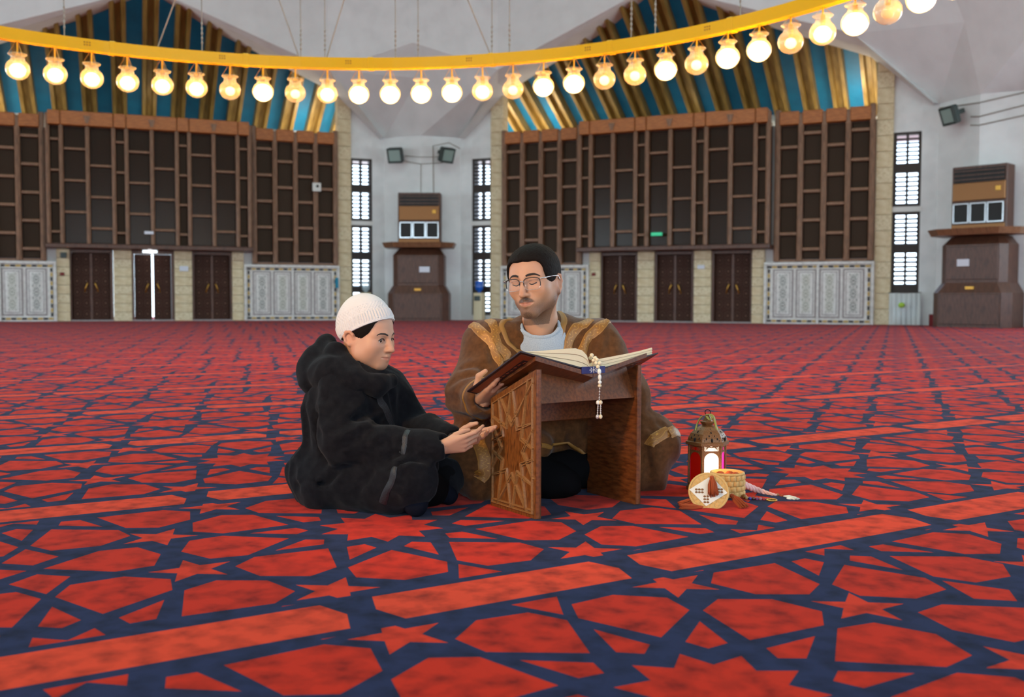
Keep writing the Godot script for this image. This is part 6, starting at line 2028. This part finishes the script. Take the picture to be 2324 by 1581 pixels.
func boy() -> void:
	var from := Vector3(-0.5016, 0, -3.1117)
	var h := Head.new()
	h.s = 0.9; h.low = 0.86; h.ear = -0.006
	var B := Basis(Vector3.UP, deg_to_rad(64.0)) * Basis(Vector3.RIGHT, deg_to_rad(7.0))
	h.M = Transform3D(B.scaled(Vector3.ONE * 0.9), Vector3(-0.4459, 0.5123, -3.0500))
	var hips := Vector3(-0.5339, 0.0650, -3.1000); var chest := Vector3(-0.4934, 0.2903, -3.0700); var neck := Vector3(-0.4694, 0.4053, -3.0500)
	var shR := Vector3(-0.5078, 0.3570, -2.9800); var shL := Vector3(-0.4096, 0.3460, -3.1400)
	var elR := Vector3(-0.4915, 0.2073, -2.9100); var elL := Vector3(-0.3304, 0.2272, -3.1400)
	var wrR := Vector3(-0.1972, 0.2012, -2.8500); var wrL := Vector3(-0.1791, 0.2049, -2.9700)
	var hpR := Vector3(-0.5507, 0.0715, -3.0400); var hpL := Vector3(-0.4668, 0.0544, -3.1600)
	var knR := Vector3(-0.2885, 0.1174, -2.8600); var knL := Vector3(-0.2174, 0.0658, -3.1000)
	var anR := Vector3(-0.2358, 0.0472, -3.0000); var anL := Vector3(-0.3109, 0.0353, -2.9500)
	var body := Blob.new()
	body.chain([hips, chest, neck], [0.1, 0.1, 0.042], 0.06)
	for q in [[shR, elR, wrR], [shL, elL, wrL]]:
		body.cone(neck, q[0], 0.035, 0.04, 0.04)
		body.chain(q, [0.038, 0.03, 0.021], 0.02)
	for q in [[hpR, knR, anR], [hpL, knL, anL]]: body.chain(q, [0.065, 0.046, 0.032], 0.03)
	var fine := Blob.new()
	face(fine, h, true, true)
	fine.chain([h.p(0, -0.05, -0.03), neck, neck + Vector3(-0.005, -0.06, 0)], [0.042, 0.042, 0.055], 0.025)
	var skin := Color(0.46, 0.235, 0.14)
	var S := arrays()
	mesh_blob(body, 0.014, from, S, func(_v): return skin, func(v): return v.y < neck.y - 0.04)
	mesh_blob(fine, 0.0021, from, S, func(v): return skin_color(h, skin, 0.0, v))
	# both hands open, palms up, one over the other
	var hb := Blob.new()
	hand(hb, Transform3D(Basis.looking_at(-Vector3(0.95, 0.16, -0.1).normalized(), Vector3(0.13, -0.42, 0.87)), wrR), 0.76, 1.0, [[14, 22, 12], [26, 34, 20], [32, 40, 24], [36, 42, 26]], [Vector3(0.4, -0.35, 0.85), Vector3(0.1, -0.3, 0.95), Vector3(-0.1, -0.25, 0.95)])
	mesh_blob(hb, 0.0024, from, S, func(_v): return skin)
	var hb2 := Blob.new()
	hand(hb2, Transform3D(Basis.looking_at(-Vector3(0.97, 0.12, 0.22).normalized(), Vector3(-0.05, -0.7, -0.7)), wrL), 0.78, -1.0, [[4, 6, 4], [12, 16, 10], [20, 24, 14], [26, 30, 18]], [Vector3(0.5, -0.35, 0.8), Vector3(0.2, -0.35, 0.9), Vector3(0.0, -0.2, 0.95)])
	mesh_blob(hb2, 0.0026, from, S, func(_v): return skin)
	var o := obj("person", from_arrays(S), M.skin, self, at(from))
	tag(o, "boy in a white knitted cap and black hooded robe, holding out both hands", "person")
	var hn := func(n: Vector3, p0: Vector3) -> Plane:
		var w := (h.b() * n).normalized()
		return Plane(w, w.dot(h.M * p0))
	# hair under the cap
	var hair := Blob.new()
	cranium(hair, h, 0.004)
	hair.clip = [hn.call(Vector3(0, -0.72, 0.69), Vector3(0, 0.050, 0.083)), hn.call(Vector3(0, -1.0, 0.0), Vector3(0, -0.034, 0.0))]
	hair.cut_ell(h.p(0, -0.02, 0.112), Vector3(0.105, 0.105, 0.086) * h.s, 0.004, h.b())
	cloth_noise(hair, 0.002, 80.0, Vector3(1, 1, 0.5), Basis(), 62)
	obj("hair", blob_mesh(hair, 0.0032, from), M.hair, o)
	var st := begin()
	for q in [-1.0, 1.0]:
		band(st, fine, [h.p(q * 0.013, 0.0165, 0.092), h.p(q * 0.024, 0.0205, 0.088), h.p(q * 0.038, 0.0205, 0.078), h.p(q * 0.048, 0.0155, 0.066)], [0.0045, 0.006, 0.0048, 0.002], 0.0008, 4, 5, 1.0, from)
	obj("eyebrows", done(st), M.brow, o)
	for q in [-1.0, 1.0]: eye(o, h, q, from, Vector3(-0.12, -0.02, 1.0))
	for q in [-1.0, 1.0]:
		st = begin()
		var pts := []
		for v in smooth_path([h.p(q * 0.0165, -0.0045, 0.083), h.p(q * 0.025, 0.0034, 0.088), h.p(q * 0.035, 0.0036, 0.087), h.p(q * 0.046, -0.0030, 0.078)], 6): pts.append(fine.onto(v, 0.0006) - from)
		tube(st, pts, 0.0013, 6)
		obj("eyelash", done(st), M.black, o)
	# ---- knitted cap
	var cap := Blob.new()
	cranium(cap, h, 0.009)
	cap.ell(h.p(0, 0.074, -0.014), Vector3(0.070, 0.072, 0.084) * h.s, 0.02, h.b())
	cap.clip = [hn.call(Vector3(0, -0.866, 0.5), Vector3(0, 0.068, 0.080))]
	var inv := h.M.affine_inverse()
	var up := Vector3(0, 0.866, -0.5)
	cap.extra = func(v: Vector3) -> float:
		var q := inv * v - Vector3(0, 0.068, 0.080)
		var hgt := q.dot(up)
		var a := atan2(q.x, q.z + 0.09 + q.y * 0.5)
		if hgt < 0.010: return 0.0016 * sin(hgt * 1400.0)
		if hgt < 0.043: return 0.0026 * sin(a * 56.0)
		if hgt < 0.072: return -0.0040 * maxf(0.0, sin(a * 40.0 + floor(hgt * 180.0) * PI) * absf(sin(hgt * 565.0)))
		return 0.0007 * sin(a * 30.0) * sin(hgt * 900.0)
	obj("knitted_cap", blob_mesh(cap, 0.0026, from), M.cap, o)
	# ---- the black robe
	var rb := Blob.new()
	rb.chain([hips + Vector3(0, -0.005, 0), chest, neck + Vector3(-0.005, -0.05, 0)], [0.135, 0.122, 0.075], 0.08)
	rb.ell(Vector3(-0.6249, 0.0850, -3.1200), Vector3(0.075, 0.052, 0.12), 0.07)
	rb.cone(neck + Vector3(-0.01, -0.05, 0.03), shR, 0.06, 0.07, 0.05)
	rb.cone(neck + Vector3(0.02, -0.05, -0.03), shL, 0.06, 0.066, 0.05)
	rb.chain([shL, elL, wrL.lerp(elL, 0.03)], [0.072, 0.062, 0.036], 0.035)
	# lap and knees
	rb.chain([hpR, knR + Vector3(-0.01, -0.012, 0)], [0.1, 0.076], 0.05)
	rb.cone(knR, Vector3(-0.2704, 0.1246, -2.9400), 0.06, 0.055, 0.04)
	rb.cone(Vector3(-0.4768, 0.0901, -2.9600), Vector3(-0.3549, 0.0568, -2.8800), 0.06, 0.036, 0.05)
	rb.chain([hpL, knL], [0.09, 0.058], 0.06)
	rb.cone(knL, Vector3(-0.1894, 0.0378, -3.0500), 0.05, 0.03, 0.04)
	rb.cone(Vector3(-0.5370, 0.0491, -3.0000), Vector3(-0.5668, 0.0287, -2.9800), 0.05, 0.03, 0.05)
	rb.chain([shR, elR, wrR.lerp(elR, 0.06)], [0.076, 0.064, 0.04], 0.014)
	rb.cut(wrR.lerp(elR, 0.06), wrR + (wrR - elR) * 0.25, 0.026, 0.04, 0.004)
	rb.cut(wrL.lerp(elL, 0.05), wrL + (wrL - elL) * 0.25, 0.026, 0.04, 0.004)
	rb.cut(neck + Vector3(0.0, 0.07, 0), neck + Vector3(0.01, -0.02, 0.0), 0.07, 0.05, 0.01)
	cloth_noise(rb, 0.012, 6.5, Vector3(1.0, 0.5, 1.0), Basis(Vector3.BACK, -0.6), 77)
	var arm_m := elR + Vector3(0.05, 0.035, 0.02)
	rb.extra = func(v: Vector3) -> float:
		var q := v - arm_m
		var w := exp(-q.length_squared() / 0.008)
		return 0.009 * w * sin((q.y * 0.9 - q.x * 0.55) * 110.0) if w > 0.02 else 0.0
	creases(rb, [[Vector3(-0.4607, 0.1680, -2.8300), Vector3(-0.3485, 0.1737, -2.7800), 0.016, 0.011], [Vector3(-0.3485, 0.1737, -2.7800), Vector3(-0.2155, 0.1675, -2.7900), 0.016, 0.010], [Vector3(-0.5473, 0.2945, -2.9200), Vector3(-0.3965, 0.2697, -2.8800), 0.011, 0.013], [Vector3(-0.5464, 0.2436, -2.9000), Vector3(-0.4128, 0.2377, -2.8500), 0.010, 0.012], [Vector3(-0.5294, 0.3313, -2.9300), Vector3(-0.4146, 0.3087, -2.9000), 0.009, 0.012], [Vector3(-0.4423, 0.3861, -2.9500), Vector3(-0.4334, 0.3204, -2.9500), 0.010, 0.012], [Vector3(-0.6194, 0.3223, -3.0200), Vector3(-0.5965, 0.1567, -3.0000), 0.009, 0.015], [Vector3(-0.5726, 0.2832, -2.9500), Vector3(-0.5456, 0.1495, -2.9200), 0.011, 0.014],
		[Vector3(-0.5403, 0.1652, -2.9200), Vector3(-0.4893, 0.1574, -2.8800), 0.007, 0.007], [Vector3(-0.6265, 0.0664, -3.0000), Vector3(-0.4390, 0.1068, -2.8600), 0.010, 0.013], [Vector3(-0.4861, 0.1336, -2.8600), Vector3(-0.5703, 0.0557, -2.9300), 0.010, 0.013], [Vector3(-0.4165, 0.1343, -2.8200), Vector3(-0.4610, 0.0437, -2.8600), 0.010, 0.013], [Vector3(-0.3153, 0.1547, -2.7600), Vector3(-0.2216, 0.1284, -2.8200), 0.009, 0.011], [Vector3(-0.3811, 0.2200, -2.8400), Vector3(-0.2511, 0.2222, -2.8000), 0.008, 0.010], [Vector3(-0.3292, 0.3495, -2.9800), Vector3(-0.3384, 0.2312, -3.0000), 0.008, 0.011], [Vector3(-0.2980, 0.1369, -2.7700), Vector3(-0.3287, 0.0584, -2.8200), 0.009, 0.012]])
	var robe := obj("black_robe", blob_mesh(rb, 0.0085, from), M.black_robe, o)
	var tr := Blob.new()
	tr.chain([hpR, knR, anR], [0.075, 0.056, 0.046], 0.03)
	tr.chain([hpL, knL, anL], [0.075, 0.056, 0.046], 0.03)
	obj("trousers", blob_mesh(tr, 0.01, from), M.trousers, o)
	# hood: a thick collar round the neck with the pointed hood lying behind
	var hd := Blob.new()
	hd.chain([Vector3(-0.3697, 0.3754, -3.0200), Vector3(-0.4012, 0.3700, -2.9550), Vector3(-0.4738, 0.3834, -2.9500), Vector3(-0.5419, 0.3994, -2.9800)], [0.02, 0.027, 0.036, 0.042], 0.03)
	hd.chain([Vector3(-0.5419, 0.3994, -2.9800), Vector3(-0.6011, 0.3974, -3.0800), Vector3(-0.5980, 0.4015, -3.1800), Vector3(-0.5137, 0.3947, -3.2000), Vector3(-0.4122, 0.3879, -3.1400)], [0.05, 0.055, 0.05, 0.042, 0.03], 0.03)
	hd.chain([Vector3(-0.5797, 0.4841, -3.1000), Vector3(-0.5926, 0.4439, -3.0800), Vector3(-0.6046, 0.3926, -3.0700), Vector3(-0.6219, 0.3633, -3.0600)], [0.022, 0.036, 0.046, 0.026], 0.03)
	hd.chain([Vector3(-0.5797, 0.4868, -3.1000), Vector3(-0.5328, 0.4636, -3.0200), Vector3(-0.4768, 0.4161, -2.9700)], [0.018, 0.022, 0.026], 0.025)
	hd.chain([Vector3(-0.5797, 0.4868, -3.1000), Vector3(-0.5582, 0.4553, -3.1800), Vector3(-0.5034, 0.4201, -3.1800)], [0.018, 0.022, 0.026], 0.025)
	hd.cut(Vector3(-0.4942, 0.4606, -3.0800), Vector3(-0.4766, 0.3984, -3.0700), 0.058, 0.05, 0.012)
	cloth_noise(hd, 0.007, 7.0, Vector3(1, 0.6, 1), Basis(Vector3.BACK, 0.5), 23)
	var hood := obj("hood", blob_mesh(hd, 0.006, from), M.black_robe, o)
	var ln := Blob.new()
	ln.chain([Vector3(-0.5550, 0.4731, -3.1000), Vector3(-0.5221, 0.4555, -3.0200), Vector3(-0.4773, 0.4174, -2.9900), Vector3(-0.4244, 0.3963, -2.9900)], [0.012, 0.017, 0.018, 0.012], 0.015)
	ln.chain([Vector3(-0.5550, 0.4731, -3.1000), Vector3(-0.5417, 0.4569, -3.1500), Vector3(-0.5072, 0.4284, -3.1600)], [0.012, 0.016, 0.018], 0.015)
	cloth_noise(ln, 0.004, 40.0, Vector3.ONE, Basis(), 24)
	obj("fleece_lining", blob_mesh(ln, 0.005, from), M.lining, hood)
	# black braid: chest opening, sleeve and lap
	st = begin()
	band(st, rb, [Vector3(-0.3951, 0.3800, -2.9300), Vector3(-0.3691, 0.3429, -2.9500), Vector3(-0.3492, 0.2937, -2.9800), Vector3(-0.3424, 0.2446, -3.0000)], 0.026, 0.003, 4, 5, 2.0, from)
	obj("black_braid", done(st), M.black_braid, robe)
	st = begin()
	band(st, rb, [Vector3(-0.3337, 0.1588, -2.7800), Vector3(-0.3387, 0.1306, -2.7700), Vector3(-0.3500, 0.0920, -2.7900), Vector3(-0.3653, 0.0513, -2.8300)], 0.024, 0.003, 5, 5, 2.4, from)
	obj("black_braid", done(st), M.black_braid, robe)
	var wd := (wrR - elR).normalized()
	var wu := wd.cross(Vector3.UP).normalized(); var wv := wd.cross(wu)
	var cpts := []
	for i in 7: cpts.append(elR.lerp(wrR, 0.66) - wu * cos(PI * (i / 6.0 - 0.4)) * -0.05 + wv * sin(PI * (i / 6.0 - 0.4)) * 0.05)
	st = begin()
	band(st, rb, cpts, 0.016, 0.003, 3, 3, 2.0, from)
	obj("black_braid", done(st), M.black_braid, robe)
	# socks
	for q in [[Vector3(-0.3127, 0.0472, -2.9300), Vector3(-0.2763, 0.0359, -2.8500), 0.034, 0.036], [Vector3(-0.2358, 0.0472, -3.0000), Vector3(-0.1930, 0.0272, -3.0200), 0.03, 0.028]]:
		var sk := Blob.new()
		sk.cone(q[0], q[1], q[2], q[3], 0.02)
		cloth_noise(sk, 0.003, 12.0, Vector3.ONE, Basis(), 9)
		obj("sock", blob_mesh(sk, 0.006, from), M.sock, o)
